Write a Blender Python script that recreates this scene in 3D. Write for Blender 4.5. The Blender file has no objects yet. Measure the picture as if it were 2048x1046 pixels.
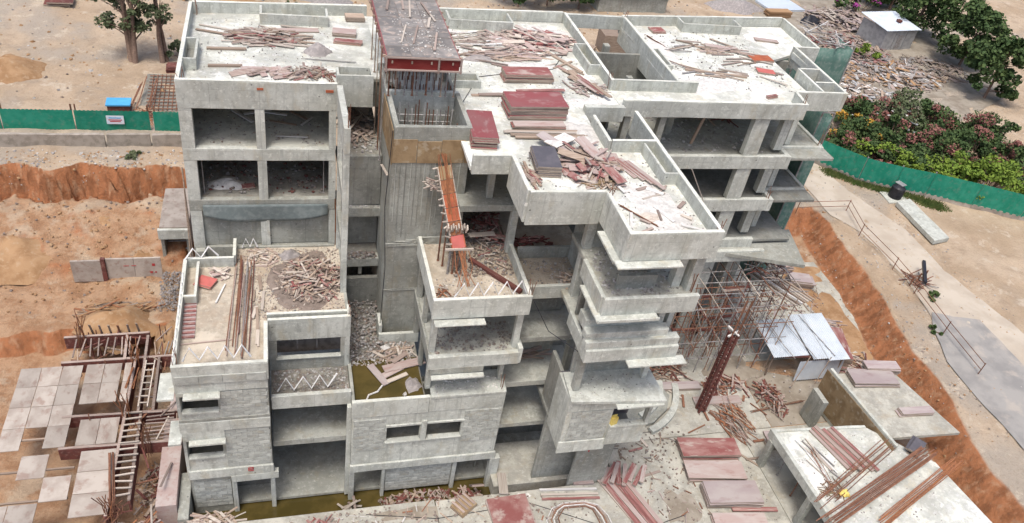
import bpy, bmesh, math, random
from mathutils import Vector, Matrix, Euler, noise
rnd = random.Random(11)
U = rnd.uniform
R = math.radians
scn = bpy.context.scene
COL = scn.collection

# ------------------------------------------------------------------ camera
cd = bpy.data.cameras.new('camera')
cam = bpy.data.objects.new('camera', cd); COL.objects.link(cam)
cd.sensor_width = 36.0; cd.lens = 1590.14 / 2048 * 36.0
cd.clip_start = 0.5; cd.clip_end = 2000
_r = ((0.96142495, -0.23171364, 0.14822567), (-0.03087763, -0.62637886, -0.77890698), (0.2733288, 0.74428375, -0.60937104))
cam.matrix_world = Matrix(((_r[0][0], -_r[1][0], -_r[2][0], 1.066), (_r[0][1], -_r[1][1], -_r[2][1], -38.934),
                           (_r[0][2], -_r[1][2], -_r[2][2], 39.995), (0, 0, 0, 1)))
scn.camera = cam
# ------------------------------------------------------------------ sky, sun, exposure
SUN_EL, SUN_AZ = R(70), R(215)          # soft overcast light, from the front left
w = bpy.data.worlds.new('World'); scn.world = w; w.use_nodes = True
nt = w.node_tree; bg = nt.nodes['Background']
sky = nt.nodes.new('ShaderNodeTexSky'); sky.sky_type = 'NISHITA'; sky.sun_disc = False
sky.sun_elevation = SUN_EL; sky.sun_rotation = SUN_AZ
sky.air_density = 0.7; sky.dust_density = 4.0; sky.ozone_density = 0.6
nt.links.new(sky.outputs[0], bg.inputs[0]); bg.inputs[1].default_value = 0.15
sd = bpy.data.lights.new('sun', 'SUN'); sd.energy = 1.4; sd.angle = R(16); sd.color = (1.0, 0.975, 0.94)
so = bpy.data.objects.new('sun', sd); COL.objects.link(so)
_d = Vector((math.sin(SUN_AZ) * math.cos(SUN_EL), math.cos(SUN_AZ) * math.cos(SUN_EL), math.sin(SUN_EL)))
so.rotation_euler = _d.to_track_quat('Z', 'Y').to_euler(); so.location = (-30, -40, 80)
scn.view_settings.view_transform = 'Standard'; scn.view_settings.look = 'None'
scn.view_settings.exposure = 0.64; scn.view_settings.gamma = 1.0
scn.view_settings.use_curve_mapping = False

# ------------------------------------------------------------------ materials
class NT:
    def __init__(s, name):
        s.m = bpy.data.materials.new(name); s.m.use_nodes = True; s.t = s.m.node_tree
        s.b = s.t.nodes['Principled BSDF']; s.b.inputs['Roughness'].default_value = .9
        s.b.inputs['Specular IOR Level'].default_value = .25
        tc = s.t.nodes.new('ShaderNodeTexCoord'); oi = s.t.nodes.new('ShaderNodeObjectInfo')
        s.rand = oi.outputs['Random']
        mu = s.math('MULTIPLY', s.rand, 37.0)
        v = s.t.nodes.new('ShaderNodeVectorMath'); v.operation = 'ADD'
        s.t.links.new(tc.outputs['Object'], v.inputs[0]); s.t.links.new(mu, v.inputs[1]); s.pos = v.outputs[0]
        s.raw = tc.outputs['Object']
    def n(s, typ): return s.t.nodes.new(typ)
    def l(s, a, b): s.t.links.new(a, b)
    def math(s, op, a, b=None, c=None):
        n = s.t.nodes.new('ShaderNodeMath'); n.operation = op
        for i, x in enumerate((a, b, c)):
            if x is None: continue
            if isinstance(x, (int, float)): n.inputs[i].default_value = x
            else: s.t.links.new(x, n.inputs[i])
        return n.outputs[0]
    def noise(s, scale, detail=5, stretch=None, rough=.6, dist=0):
        n = s.n('ShaderNodeTexNoise'); n.inputs['Scale'].default_value = scale
        n.inputs['Detail'].default_value = detail; n.inputs['Roughness'].default_value = rough
        n.inputs['Distortion'].default_value = dist
        p = s.pos
        if stretch:
            mp = s.n('ShaderNodeMapping'); mp.inputs['Scale'].default_value = stretch; s.l(s.pos, mp.inputs[0]); p = mp.outputs[0]
        s.l(p, n.inputs['Vector']); return n.outputs['Fac']
    def ramp(s, f, a, b):
        n = s.n('ShaderNodeMapRange'); n.inputs[1].default_value = a; n.inputs[2].default_value = b
        n.interpolation_type = 'SMOOTHSTEP'; s.l(f, n.inputs[0]); return n.outputs[0]
    def mix(s, f, a, b, mode='MIX'):
        n = s.n('ShaderNodeMix'); n.data_type = 'RGBA'; n.blend_type = mode
        for i, x in ((0, f), (6, a), (7, b)):
            if isinstance(x, (int, float)): n.inputs[i].default_value = x
            elif isinstance(x, tuple): n.inputs[i].default_value = (*x, 1)
            else: s.l(x, n.inputs[i])
        return n.outputs[2]
    def val(s, col, amount):                     # lighter or darker from object to object
        f = s.math('MULTIPLY_ADD', s.rand, 2 * amount, 1 - amount)
        h = s.n('ShaderNodeHueSaturation'); s.l(f, h.inputs['Value']); s.l(col, h.inputs['Color']); return h.outputs[0]
    def out(s, col, bumpf=None, dist=.01, strength=.5):
        if isinstance(col, tuple): s.b.inputs['Base Color'].default_value = (*col, 1)
        else: s.l(col, s.b.inputs['Base Color'])
        if bumpf is not None:
            b = s.n('ShaderNodeBump'); b.inputs['Distance'].default_value = dist; b.inputs['Strength'].default_value = strength
            s.l(bumpf, b.inputs['Height']); s.l(b.outputs[0], s.b.inputs['Normal'])
        return s.m

def concrete(name, light, dark, stain=.5, lines=True, tint=(.36, .33, .28), amount=.06, holes=True):
    g = lambda q: (q[0] * .975, q[1], q[2] * .925)                # cement has a faint green cast
    light, dark, tint = g(light), g(dark), g(tint)
    k = NT(name)
    c = k.mix(k.ramp(k.noise(.55, 6), .36, .64), light, dark)
    c = k.mix(k.math('MULTIPLY', k.ramp(k.noise(1.6, 6, (1, 1, .22)), .47, .70), stain), c, tint)
    c = k.mix(k.math('MULTIPLY', k.ramp(k.noise(2.6, 8, (1, 1, .55), .72), .53, .68), stain * .8), c, tuple(x * .42 for x in light))
    c = k.mix(k.math('MULTIPLY', k.ramp(k.noise(1.1, 7, None, .7), .56, .66), stain * .7), c, tuple(min(.72, x * 1.22) for x in light))
    c = k.mix(k.math('MULTIPLY', k.ramp(k.noise(2.1, 9, None, .78), .53, .60), stain * .75), c, tuple(x * .55 for x in light))
    c = k.mix(k.math('MULTIPLY', k.ramp(k.noise(3.7, 9, None, .78), .54, .61), stain * .8), c, tuple(min(.74, x * 1.3) for x in light))
    c = k.mix(k.math('MULTIPLY', k.ramp(k.noise(.8, 6, (1, 1, .4), .7), .56, .66), stain * .6), c, tuple(light[i] * (.78, .66, .5)[i] for i in range(3)))
    fine = k.noise(14, 5, None, .75)
    c = k.mix(k.math('MULTIPLY', k.ramp(fine, .45, .8), .4), c, tuple(x * .5 for x in light))
    if not lines:
        c = k.mix(k.math('MULTIPLY', k.ramp(k.noise(.9, 9, None, .74), .50, .585), stain * .95), c, tuple(x * .58 for x in light))
        c = k.mix(k.math('MULTIPLY', k.ramp(k.noise(.37, 8, None, .7), .53, .6), .7), c, tuple(min(.74, x * 1.12) for x in light))
    if lines:
        z = k.n('ShaderNodeSeparateXYZ'); k.l(k.raw, z.inputs[0])
        geo = k.n('ShaderNodeNewGeometry'); nz = k.n('ShaderNodeSeparateXYZ'); k.l(geo.outputs['Normal'], nz.inputs[0])
        side = k.math('LESS_THAN', k.math('ABSOLUTE', nz.outputs[2]), .5)
        wob = k.math('MULTIPLY_ADD', k.noise(.8, 2), .06, z.outputs[2])
        ln = k.math('LESS_THAN', k.math('FRACT', k.math('MULTIPLY', wob, 1.65)), .05)
        ln = k.math('MULTIPLY', k.math('MULTIPLY', ln, side), k.ramp(k.noise(1.1, 3), .42, .6))
        c = k.mix(k.math('MULTIPLY', ln, .4), c, tuple(x * .4 for x in light))
        hz = k.math('ADD', z.outputs[0], z.outputs[1])
        ln2 = k.math('MULTIPLY', k.math('LESS_THAN', k.math('FRACT', k.math('MULTIPLY', hz, .41)), .012), side)
        c = k.mix(k.math('MULTIPLY', ln2, .45), c, tuple(x * .4 for x in light))
        run = k.ramp(k.noise(3.4, 5, (1, 1, .07)), .55, .75)          # rain runs down the faces
        c = k.mix(k.math('MULTIPLY', k.math('MULTIPLY', run, side), stain * .9), c, tuple(x * .45 for x in light))
        vo = k.n('ShaderNodeTexVoronoi'); vo.inputs['Scale'].default_value = 1.1; k.l(k.pos, vo.inputs['Vector'])
        c = k.mix(k.math('MULTIPLY', k.math('LESS_THAN', vo.outputs['Distance'], .055), .7), c, (.1, .095, .09))
    c = k.val(c, amount)
    return k.out(c, fine, .025, .6)

M = {}
M['conc'] = concrete('cast_concrete', (.57, .57, .55), (.43, .43, .41), .62, True, (.35, .335, .30))
M['skylit'] = concrete('painted_skylight', (.70, .69, .65), (.60, .595, .56), .4, False, (.5, .48, .43))  # paler concrete, overcast sky light on parapet tops painted into the colour
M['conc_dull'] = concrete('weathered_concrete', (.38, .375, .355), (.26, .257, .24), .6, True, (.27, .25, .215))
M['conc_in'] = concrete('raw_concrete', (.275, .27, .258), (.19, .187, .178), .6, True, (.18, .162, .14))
M['roof'] = concrete('dusty_slab', (.70, .695, .665), (.42, .415, .395), .6, False, (.47, .44, .40))
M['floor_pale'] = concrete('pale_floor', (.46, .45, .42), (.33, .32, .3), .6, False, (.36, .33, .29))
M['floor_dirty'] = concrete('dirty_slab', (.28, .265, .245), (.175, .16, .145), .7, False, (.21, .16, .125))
M['terr'] = concrete('terrace_slab', (.50, .435, .375), (.36, .295, .245), .5, False, (.40, .29, .22))
M['site'] = concrete('site_slab_concrete', (.47, .445, .41), (.34, .32, .295), .5, False, (.38, .33, .275), 0)
M['block'] = concrete('concrete_block', (.49, .49, .475), (.38, .38, .37), .55, False, (.31, .3, .28), .07)

def simple(name, a, b, scale=3, lo=.4, hi=.65, rough=.85, c3=None, s3=9, amt3=.5, stretch=None, rv=.12, bump=None, metal=0, fine=None):
    k = NT(name); c = k.mix(k.ramp(k.noise(scale, 5, stretch), lo, hi), a, b)
    if c3: c = k.mix(k.math('MULTIPLY', k.ramp(k.noise(s3, 5), .52, .68), amt3), c, c3)
    if rv: c = k.val(c, rv)
    k.b.inputs['Roughness'].default_value = rough; k.b.inputs['Metallic'].default_value = metal
    return k.out(c, k.noise(*bump[:2]) if bump else None, bump[2] if bump else .01)
M['red'] = simple('red_film_panel', (.225, .08, .072), (.33, .195, .17), 1.6, c3=(.42, .36, .31), s3=3.5, amt3=.75, rough=.7)
M['redclean'] = simple('red_film_panel_clean', (.26, .075, .075), (.25, .105, .1), 1.2, c3=(.40, .30, .27), s3=4, amt3=.4, rough=.55)
M['pink'] = simple('dusty_pink_panel', (.37, .285, .255), (.41, .355, .32), 1.5, c3=(.27, .145, .125), s3=4, amt3=.5)
M['mauve'] = simple('faded_panel', (.34, .28, .27), (.40, .35, .325), 1.2, c3=(.26, .17, .165), s3=3, amt3=.4)
M['ply'] = simple('panel_edge', (.40, .335, .27), (.26, .205, .16), 6, c3=(.2, .13, .1), s3=12, amt3=.5)
M['plypale'] = simple('pale_plywood', (.40, .355, .305), (.30, .255, .215), .9, c3=(.26, .185, .15), s3=2.4, amt3=.75, rv=.2)
M['plybrown'] = simple('brown_plywood', (.30, .215, .12), (.22, .15, .08), 1.3, c3=(.45, .40, .30), s3=2.5, amt3=.5)
M['timber'] = simple('timber', (.36, .285, .22), (.24, .175, .13), 4, stretch=(.3, 3, 3), rv=.3)
M['timber_pink'] = simple('dusty_timber', (.34, .275, .235), (.25, .185, .155), 4, stretch=(.3, 3, 3), rv=.3)
M['timber_pale'] = simple('pale_timber', (.48, .43, .365), (.36, .30, .25), 4, stretch=(.3, 3, 3), rv=.25)
M['rust'] = simple('rusty_bar', (.23, .115, .07), (.15, .07, .045), 5, rv=.25)
M['rustlight'] = simple('orange_rust_bar', (.34, .15, .07), (.22, .09, .05), 5, rv=.2)
M['oxide'] = simple('red_oxide_steel', (.15, .052, .042), (.105, .042, .035), 2, c3=(.32, .2, .16), s3=5, amt3=.4)
M['orange'] = simple('orange_shutter', (.40, .11, .05), (.29, .085, .045), 2, c3=(.40, .24, .14), s3=5, amt3=.4)
M['coral'] = simple('coral_shutter', (.50, .14, .12), (.42, .12, .1), 2, rv=.05)
M['deepred'] = simple('deep_red_board', (.15, .018, .016), (.19, .035, .03), 2, rough=.6, rv=.05)
M['grey_panel'] = simple('grey_deck_sheet', (.165, .155, .145), (.24, .22, .20), 1.4, c3=(.38, .31, .26), s3=3.0, amt3=.8, rough=.75, rv=.28)
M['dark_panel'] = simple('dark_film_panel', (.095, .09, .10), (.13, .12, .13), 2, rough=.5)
M['steel'] = simple('prop_steel', (.30, .29, .28), (.2, .17, .15), 5, rough=.6)
M['zig'] = simple('white_bar', (.80, .80, .78), (.70, .69, .66), 6, rv=0)
M['white'] = simple('pale_bar', (.66, .65, .62), (.52, .49, .45), 6)
M['dust'] = simple('mortar_dust', (.66, .64, .59), (.52, .50, .46), 3, c3=(.36, .35, .33), s3=8, amt3=.6)
M['rubble'] = simple('rubble', (.29, .27, .25), (.19, .175, .16), 3, rv=.2)
M['rubble_pale'] = simple('pale_rubble', (.46, .445, .415), (.33, .315, .29), 3, rv=.2)
M['soilheap'] = simple('scrap_soil', (.26, .21, .175), (.175, .14, .115), 3)
M['green'] = simple('green_sheet', (.012, .20, .125), (.03, .25, .165), 1.2, rough=.6, rv=.1, c3=(.10, .22, .16), s3=2.2, amt3=.6)
M['netting'] = simple('green_netting', (.10, .19, .155), (.16, .24, .205), 2, c3=(.26, .31, .28), s3=4, amt3=.4)
M['galv'] = simple('galvanised_sheet', (.60, .655, .70), (.50, .555, .6), 1.0, rough=.45, metal=.25, rv=.06, c3=(.66, .67, .67), s3=2, amt3=.5)
M['galvdull'] = simple('dull_sheet', (.38, .38, .37), (.28, .28, .28), 1.5, rough=.55, metal=.2)
M['blue'] = simple('blue_tarp', (.08, .34, .60), (.1, .40, .66), 2, rough=.5, rv=.03)
M['teal'] = simple('teal_sheet', (.02, .22, .25), (.03, .26, .28), 2)
M['yellow'] = simple('yellow_plastic', (.72, .58, .17), (.66, .5, .12), 4, rough=.45, rv=.03)
M['black'] = simple('black_plastic', (.018, .018, .022), (.03, .03, .035), 3, rough=.4)
M['sack'] = simple('grey_sacking', (.24, .22, .21), (.33, .3, .28), 4)
M['stone'] = simple('boundary_stone', (.36, .32, .27), (.25, .22, .18), 2.5, c3=(.45, .40, .33), s3=5, amt3=.5)
M['bark'] = simple('bark', (.15, .10, .075), (.22, .15, .11), 6, bump=(20, 4, .03))
M['leaf'] = simple('foliage', (.045, .08, .027), (.085, .125, .04), .9, rv=0, c3=(.028, .05, .02), s3=2.5, amt3=.7)
M['leafgrey'] = simple('grey_foliage', (.085, .11, .05), (.13, .15, .08), .9, rv=0)
M['leafyel'] = simple('yellow_green_foliage', (.17, .24, .035), (.12, .19, .03), 1, rv=0)
M['flower_red'] = simple('red_flowers', (.20, .082, .068), (.28, .135, .11), 2, rv=0)
M['flower_or'] = simple('orange_flowers', (.50, .30, .05), (.42, .22, .04), 2, rv=0)
M['flower_mg'] = simple('magenta_flowers', (.30, .05, .22), (.36, .08, .28), 2, rv=0)
M['paper'] = simple('board_print', (.55, .62, .70), (.72, .74, .76), 1.2, rv=0, c3=(.5, .2, .2), s3=3, amt3=.5)
M['redpaint'] = simple('red_paint', (.45, .05, .05), (.38, .06, .06), 4, rv=0)
k = NT('muddy_water'); k.b.inputs['Roughness'].default_value = .14; k.b.inputs['Specular IOR Level'].default_value = .45
M['mud'] = k.out(k.mix(k.ramp(k.noise(.7, 4), .35, .65), (.06, .047, .014), (.095, .07, .022)), k.noise(5, 3), .012, .25)
k = NT('site_soil')
geo = k.n('ShaderNodeNewGeometry'); sx = k.n('ShaderNodeSeparateXYZ'); k.l(geo.outputs['Normal'], sx.inputs[0])
c = k.mix(k.ramp(k.noise(.18, 6), .38, .62), (.46, .36, .255), (.38, .285, .19))
c = k.mix(k.math('MULTIPLY', k.ramp(k.noise(.6, 6), .5, .7), .6), c, (.29, .215, .145))
cut = k.mix(k.ramp(k.noise(1.3, 6, (1, 1, .35)), .4, .65), (.37, .155, .07), (.22, .09, .04))
cut = k.mix(k.math('MULTIPLY', k.ramp(k.noise(2.2, 5, (1, 1, .3)), .5, .7), .7), cut, (.42, .255, .15))
c = k.mix(k.math('MULTIPLY', k.ramp(k.noise(.09, 4), .5, .62), .55), c, (.36, .335, .29))
c = k.mix(k.math('MULTIPLY', k.ramp(k.noise(.5, 8, None, .75), .55, .63), .7), c, (.52, .44, .34))
pz = k.n('ShaderNodeSeparateXYZ'); k.l(k.raw, pz.inputs[0])
sub = k.mix(k.ramp(k.noise(.7, 8, None, .72), .42, .6), (.41, .265, .16), (.31, .175, .095))      # orange subsoil laid bare in the dig
sub = k.mix(k.math('MULTIPLY', k.ramp(k.noise(.45, 7), .52, .62), .7), sub, (.44, .35, .25))
c = k.mix(k.ramp(pz.outputs[2], 2.0, 1.6), c, sub)
c = k.mix(k.ramp(sx.outputs[2], .95, .82), c, cut)
M['soil'] = k.out(k.mix(k.math('MULTIPLY', k.ramp(k.noise(5, 6, None, .75), .5, .72), .5), c, (.22, .15, .095)), k.noise(2.4, 9, None, .72), .22, .9)
M['road'] = simple('dirt_road', (.49, .43, .345), (.41, .35, .275), .35, rv=0, c3=(.42, .34, .25), s3=1.2, amt3=.4, bump=(6, 4, .02))
M['tan'] = simple('tan_earth', (.56, .44, .31), (.48, .36, .24), .15, rv=0, c3=(.40, .30, .2), s3=.8, amt3=.45, bump=(4, 5, .04))
M['clay'] = simple('orange_clay', (.36, .225, .12), (.27, .155, .075), .8, rv=.06, c3=(.42, .31, .2), s3=3, amt3=.5, bump=(4, 5, .05))
M['mudground'] = simple('muddy_ground', (.30, .265, .21), (.22, .185, .14), .6, rv=0, c3=(.38, .34, .29), s3=1.5, amt3=.5, bump=(4, 5, .04))
M['safetynet'] = simple('safety_net', (.15, .18, .175), (.21, .24, .23), 3, rv=0)
M['roaddust'] = simple('dusty_asphalt', (.31, .295, .27), (.24, .23, .215), .5, rv=0, c3=(.42, .37, .31), s3=.8, amt3=.6, bump=(8, 5, .02))
M['asphalt'] = simple('asphalt', (.20, .20, .21), (.25, .25, .25), .5, rv=0)
M['grass'] = simple('grass', (.075, .12, .03), (.14, .155, .05), 2, rv=0)

# ------------------------------------------------------------------ mesh helpers
def link(name, me, mats, parent=None):
    for m in (mats if isinstance(mats, (list, tuple)) else [mats]): me.materials.append(M[m] if isinstance(m, str) else m)
    o = bpy.data.objects.new(name, me); COL.objects.link(o)
    if parent is not None: o.parent = parent
    return o
def tag(o, label=None, cat=None, group=None, kind=None):
    if label: o['label'] = label
    if cat: o['category'] = cat
    if group: o['group'] = group
    if kind: o['kind'] = kind
    return o
def thing(name, label, cat, loc=(0, 0, 0), rz=0, group=None):
    o = bpy.data.objects.new(name, None); COL.objects.link(o); o.location = loc; o.rotation_euler = (0, 0, rz)
    o.empty_display_size = .3
    return tag(o, label, cat, group)
def dup(root, loc, rz=None, label=None, group=None, parent=None):
    c = root.copy(); COL.objects.link(c); c.location = loc; c.parent = parent
    if rz is not None: c.rotation_euler = (c.rotation_euler[0], c.rotation_euler[1], rz)
    if label: c['label'] = label
    if group: c['group'] = group
    for ch in root.children:
        d = ch.copy(); COL.objects.link(d); d.parent = c
        for g in ch.children:
            e = g.copy(); COL.objects.link(e); e.parent = d
    return c
def mesh(name, vs, fs, mi=None, smooth=False):
    me = bpy.data.meshes.new(name); me.from_pydata(vs, [], fs)
    if mi: me.polygons.foreach_set('material_index', mi)
    if smooth: me.polygons.foreach_set('use_smooth', [True] * len(fs))
    me.update(); return me
class MB:
    def __init__(s): s.v, s.f, s.m = [], [], []
    def quadbox(s, mat4, sx, sy, sz, mi=0):
        b = len(s.v)
        for x, y, z in ((-1, -1, -1), (1, -1, -1), (1, 1, -1), (-1, 1, -1), (-1, -1, 1), (1, -1, 1), (1, 1, 1), (-1, 1, 1)):
            s.v.append(tuple(mat4 @ Vector((x * sx / 2, y * sy / 2, z * sz / 2))))
        for q in ((0, 3, 2, 1), (4, 5, 6, 7), (0, 1, 5, 4), (1, 2, 6, 5), (2, 3, 7, 6), (3, 0, 4, 7)):
            s.f.append(tuple(b + i for i in q)); s.m.append(mi)
    def bx(s, x0, x1, y0, y1, z0, z1, mi=0):
        s.quadbox(Matrix.Translation(((x0 + x1) / 2, (y0 + y1) / 2, (z0 + z1) / 2)), x1 - x0, y1 - y0, z1 - z0, mi)
    def tube(s, pts, r, n=6, mi=0):
        pts = [Vector(p) for p in pts]; b = len(s.v)
        for i, p in enumerate(pts):
            t = (pts[min(i + 1, len(pts) - 1)] - pts[max(i - 1, 0)]).normalized()
            a = t.cross(Vector((0, 0, 1)) if abs(t.z) < .9 else Vector((1, 0, 0))).normalized(); c = t.cross(a)
            rr = r[i] if isinstance(r, (list, tuple)) else r
            for j in range(n):
                q = 2 * math.pi * j / n; s.v.append(tuple(p + (a * math.cos(q) + c * math.sin(q)) * rr))
        for i in range(len(pts) - 1):
            for j in range(n):
                s.f.append((b + i * n + j, b + i * n + (j + 1) % n, b + (i + 1) * n + (j + 1) % n, b + (i + 1) * n + j)); s.m.append(mi)
        s.f.append(tuple(b + j for j in range(n))); s.m.append(mi)
        e = b + (len(pts) - 1) * n; s.f.append(tuple(e + n - 1 - j for j in range(n))); s.m.append(mi)
    def build(s, name, mats, parent=None, smooth=False): return link(name, mesh(name, s.v, s.f, s.m, smooth), mats, parent)

def prism(name, poly, z0, z1, mat, parent=None, jit=.012, bev=.02, seg=1.3):
    """Cast piece: plan polygon raised from z0 to z1, slightly uneven, arrises knocked off."""
    bm = bmesh.new(); n = len(poly)
    area = sum(poly[i][0] * poly[(i + 1) % n][1] - poly[(i + 1) % n][0] * poly[i][1] for i in range(n))
    if area < 0: poly = poly[::-1]
    lo = [bm.verts.new((x, y, z0)) for x, y in poly]; hi = [bm.verts.new((x, y, z1)) for x, y in poly]
    bm.faces.new(lo[::-1]); bm.faces.new(hi)
    for i in range(n): bm.faces.new((lo[i], lo[(i + 1) % n], hi[(i + 1) % n], hi[i]))
    if seg:
        for ax in range(3):
            cs = [v.co[ax] for v in bm.verts]; a, b = min(cs), max(cs)
            k_ = int((b - a) / seg)
            for i in range(1, min(k_, 18)):
                co = Vector((0, 0, 0)); co[ax] = a + (b - a) * i / k_; no = Vector((0, 0, 0)); no[ax] = 1
                bmesh.ops.bisect_plane(bm, geom=bm.verts[:] + bm.edges[:] + bm.faces[:], plane_co=co, plane_no=no)
    e1 = [e for e in bm.edges if len(e.link_faces) == 2 and e.calc_face_angle(0) > .7]
    if jit:
        eps = [U(.001, .006) for _ in range(3)]
        for v in bm.verts: v.co += Vector((U(-jit, jit), U(-jit, jit), U(-jit, jit))) + Vector(eps)
    if bev: bmesh.ops.bevel(bm, geom=e1, offset=bev, segments=1, affect='EDGES')
    me = bpy.data.meshes.new(name); bm.to_mesh(me); bm.free()
    return link(name, me, mat, parent)
def box(name, x0, x1, y0, y1, z0, z1, mat='conc', parent=None, **kw):
    return prism(name, [(x0, y0), (x1, y0), (x1, y1), (x0, y1)], z0, z1, mat, parent, **kw)
def wall(name, x0, y0, x1, y1, t, z0, z1, mat='conc', parent=None, **kw):
    d = Vector((x1 - x0, y1 - y0)).normalized(); p = Vector((-d.y, d.x)) * t
    return prism(name, [(x0, y0), (x1, y1), (x1 + p.x, y1 + p.y), (x0 + p.x, y0 + p.y)], z0, z1, mat, parent, **kw)

# ================================================================== THE SETTING
def XR(y): return 44.7 + (min(max(y, -20), 9) + 10) * .165 + .25 * math.sin(y * .55)
def YB(x):
    if x < -4: return 17.2 + .35 * math.sin(x * 1.3)
    return 14.5 if x < 38 else 14.5 - min((x - 38) / 6, 1) * 2.2
def height(x, y):
    nz = noise.noise(Vector((x * .5, y * .5, 0))) * .7 + noise.noise(Vector((x * 1.7, y * 1.7, 3))) * .25
    left = min(max((8 - x) / 14, 0), 1); top = 2.2 + 1.8 * left
    gul = abs(noise.noise(Vector((x * 1.5, y * 1.5, 9)))) * .9 + abs(noise.noise(Vector((x * 3.3, y * 3.3, 5)))) * .4
    d = max(x - XR(y), (y - YB(x))) + nz * (.25 + .3 * left) - gul * (.12 + .7 * left) + .3
    wd = 2.3 - 1.4 * left; t = min(max(d / wd, 0), 1); t = t * t * (3 - 2 * t)
    far = min(max((y - 45) / 60, 0), 1)
    h = -.06 + (top + .06) * t + nz * (.10 + .12 * t) + far * .6 + noise.noise(Vector((x * 3.1, y * 3.1, 2))) * (.04 + (.02 + .14 * left) * (t > 0 and t < 1))
    if t == 0:
        if -6.0 < x < 21.5 and -12.4 < y < 12: h = -2.3
        elif x < -4 and y < 4 + nz * .6: h = -1.6 + nz * .25
        elif x < -4: h = -.2 + min(max((y - 9.5) / 6, 0), 1) * 1.9 + nz * .5 + gul * .25
        elif 13 > y > -30 and x > 20: h = -.12
        elif y < -12.4: h = -.2
    return h
def axis(lo, a, b, hi, fine, grow=1.35):
    xs = []; x = a
    while x <= b: xs.append(x); x += fine
    s = fine; x = xs[-1]
    while x < hi: s *= grow; x += s; xs.append(x)
    s = fine; x = a
    while x > lo: s *= grow; x -= s; xs.insert(0, x)
    return xs
XS = axis(-260, -22, 66, 420, .33); YS = axis(-120, -24, 40, 600, .33)
vs = [(x, y, height(x, y)) for y in YS for x in XS]; nx = len(XS)
fs = [(j * nx + i, j * nx + i + 1, (j + 1) * nx + i + 1, (j + 1) * nx + i) for j in range(len(YS) - 1) for i in range(nx - 1)]
tag(link('ground', mesh('ground', vs, fs, None, True), 'soil'), kind='structure')
def sheet(name, poly, z, mat, dz=.004, drape=True):
    """Sheet laid just above the ground (follows its height where asked)."""
    bm = bmesh.new(); f = bm.faces.new([bm.verts.new((x, y, 0)) for x, y in poly])
    bmesh.ops.triangulate(bm, faces=[f])
    for ax in (0, 1):
        a = min(v.co[ax] for v in bm.verts); b = max(v.co[ax] for v in bm.verts); n = int((b - a) / .9)
        for i in range(1, min(n, 90)):
            co = Vector((0, 0, 0)); co[ax] = a + (b - a) * i / n; no = Vector((0, 0, 0)); no[ax] = 1
            bmesh.ops.bisect_plane(bm, geom=bm.verts[:] + bm.edges[:] + bm.faces[:], plane_co=co, plane_no=no)
    for v in bm.verts: v.co.z = (height(v.co.x, v.co.y) + dz) if drape else z
    bmesh.ops.recalc_face_normals(bm, faces=bm.faces[:])
    me = bpy.data.meshes.new(name); bm.to_mesh(me); bm.free()
    for p in me.polygons: p.use_smooth = True
    o = link(name, me, mat); return tag(o, kind='structure')
sheet('dirt_road', [(49.5, 30), (50.6, 20), (50.5, 12.5), (52.2, 9.5), (52.2, 3), (51.2, -2), (52, -12), (60, -12), (57, 4), (57.2, 10), (55.0, 16.5), (54.4, 21.5), (54, 30)], 0, 'road', .05)
sheet('paved_road', [(51.6, -1.2), (50.4, -3.0), (49.0, -6.5), (48.8, -18), (56, -22), (55.4, -2.4), (53.4, -1.8)], 0, 'roaddust', .09)
# concrete slabs of the site floor, cast in bays
for (x0, x1, y0, y1, z) in ((-5.2, 9, -22, -11.9, 0), (9.05, 20.4, -24, -12.0, .012), (20.45, 30.6, -26, -9.2, -.006),
                            (20.5, 33.2, -9.15, 1.2, -.015), (33.25, 47.2, -2.9, 8.5, -.02), (30.65, 40, -26, -9.2, -.02),
                            (20.5, 46, 1.25, 12, -.05), (40.05, 44.8, -26, -12, -.03)):
    tag(box('site_slab', x0, x1, y0, y1, z - .3, z, 'site', seg=2.5, jit=.008), kind='structure')
sheet('muddy_water', [(-5, -12.3), (21.4, -12.3), (21.4, -6), (-5, -6)], -1.62, 'mud', drape=False)

# ================================================================== THE BUILDING
B = thing('concrete_building', 'unfinished multi-storey grey concrete building with flat stepped roofs and open floors', 'building')
def P(name, x0, x1, y0, y1, z0, z1, mat='conc', **kw): return box(name, x0, x1, y0, y1, z0, z1, mat, B, **kw)
def W(name, x0, y0, x1, y1, t, z0, z1, mat='conc', **kw):
    o = wall(name, x0, y0, x1, y1, t, z0, z1, mat, B, **kw)
    if name == 'parapet': wall('skylit_strip', x0, y0, x1, y1, t, z1 + .012, z1 + .045, 'skylit', o, jit=.006, bev=.008)  # added thin strip, its pale colour stands in for sky light on the top
    return o
ZT, ZR = 20.46, 19.8
# ---- roof slabs
for poly in ([(-3.95, .15), (4.05, .15), (4.05, 2.2), (6.5, 2.2), (6.5, 11.0), (-3.95, 10.2)],
             [(6.5, 2.2), (10.3, -.6), (10.3, -4.5), (9.8, -4.5), (9.8, -6.9), (11.8, -6.9), (11.8, -10.05), (15.7, -10.05), (15.7, -13.3), (20.1, -13.3),
              (20.1, -5.4), (17.5, -5.4), (17.5, -1.3), (20.05, -1.1), (20.05, 11.6), (6.5, 11.0)],
             [(20.05, -.8), (32.0, -.8), (32.2, .8), (34.2, .8), (34.2, 7), (36.1, 7.9), (38.1, 7.9), (38.2, 13.1), (24.4, 11.8), (24.4, 1.75), (20.05, 1.75)]):
    prism('roof_slab', poly, 19.58, ZR, 'roof', B, seg=1.6, jit=.02)
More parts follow.
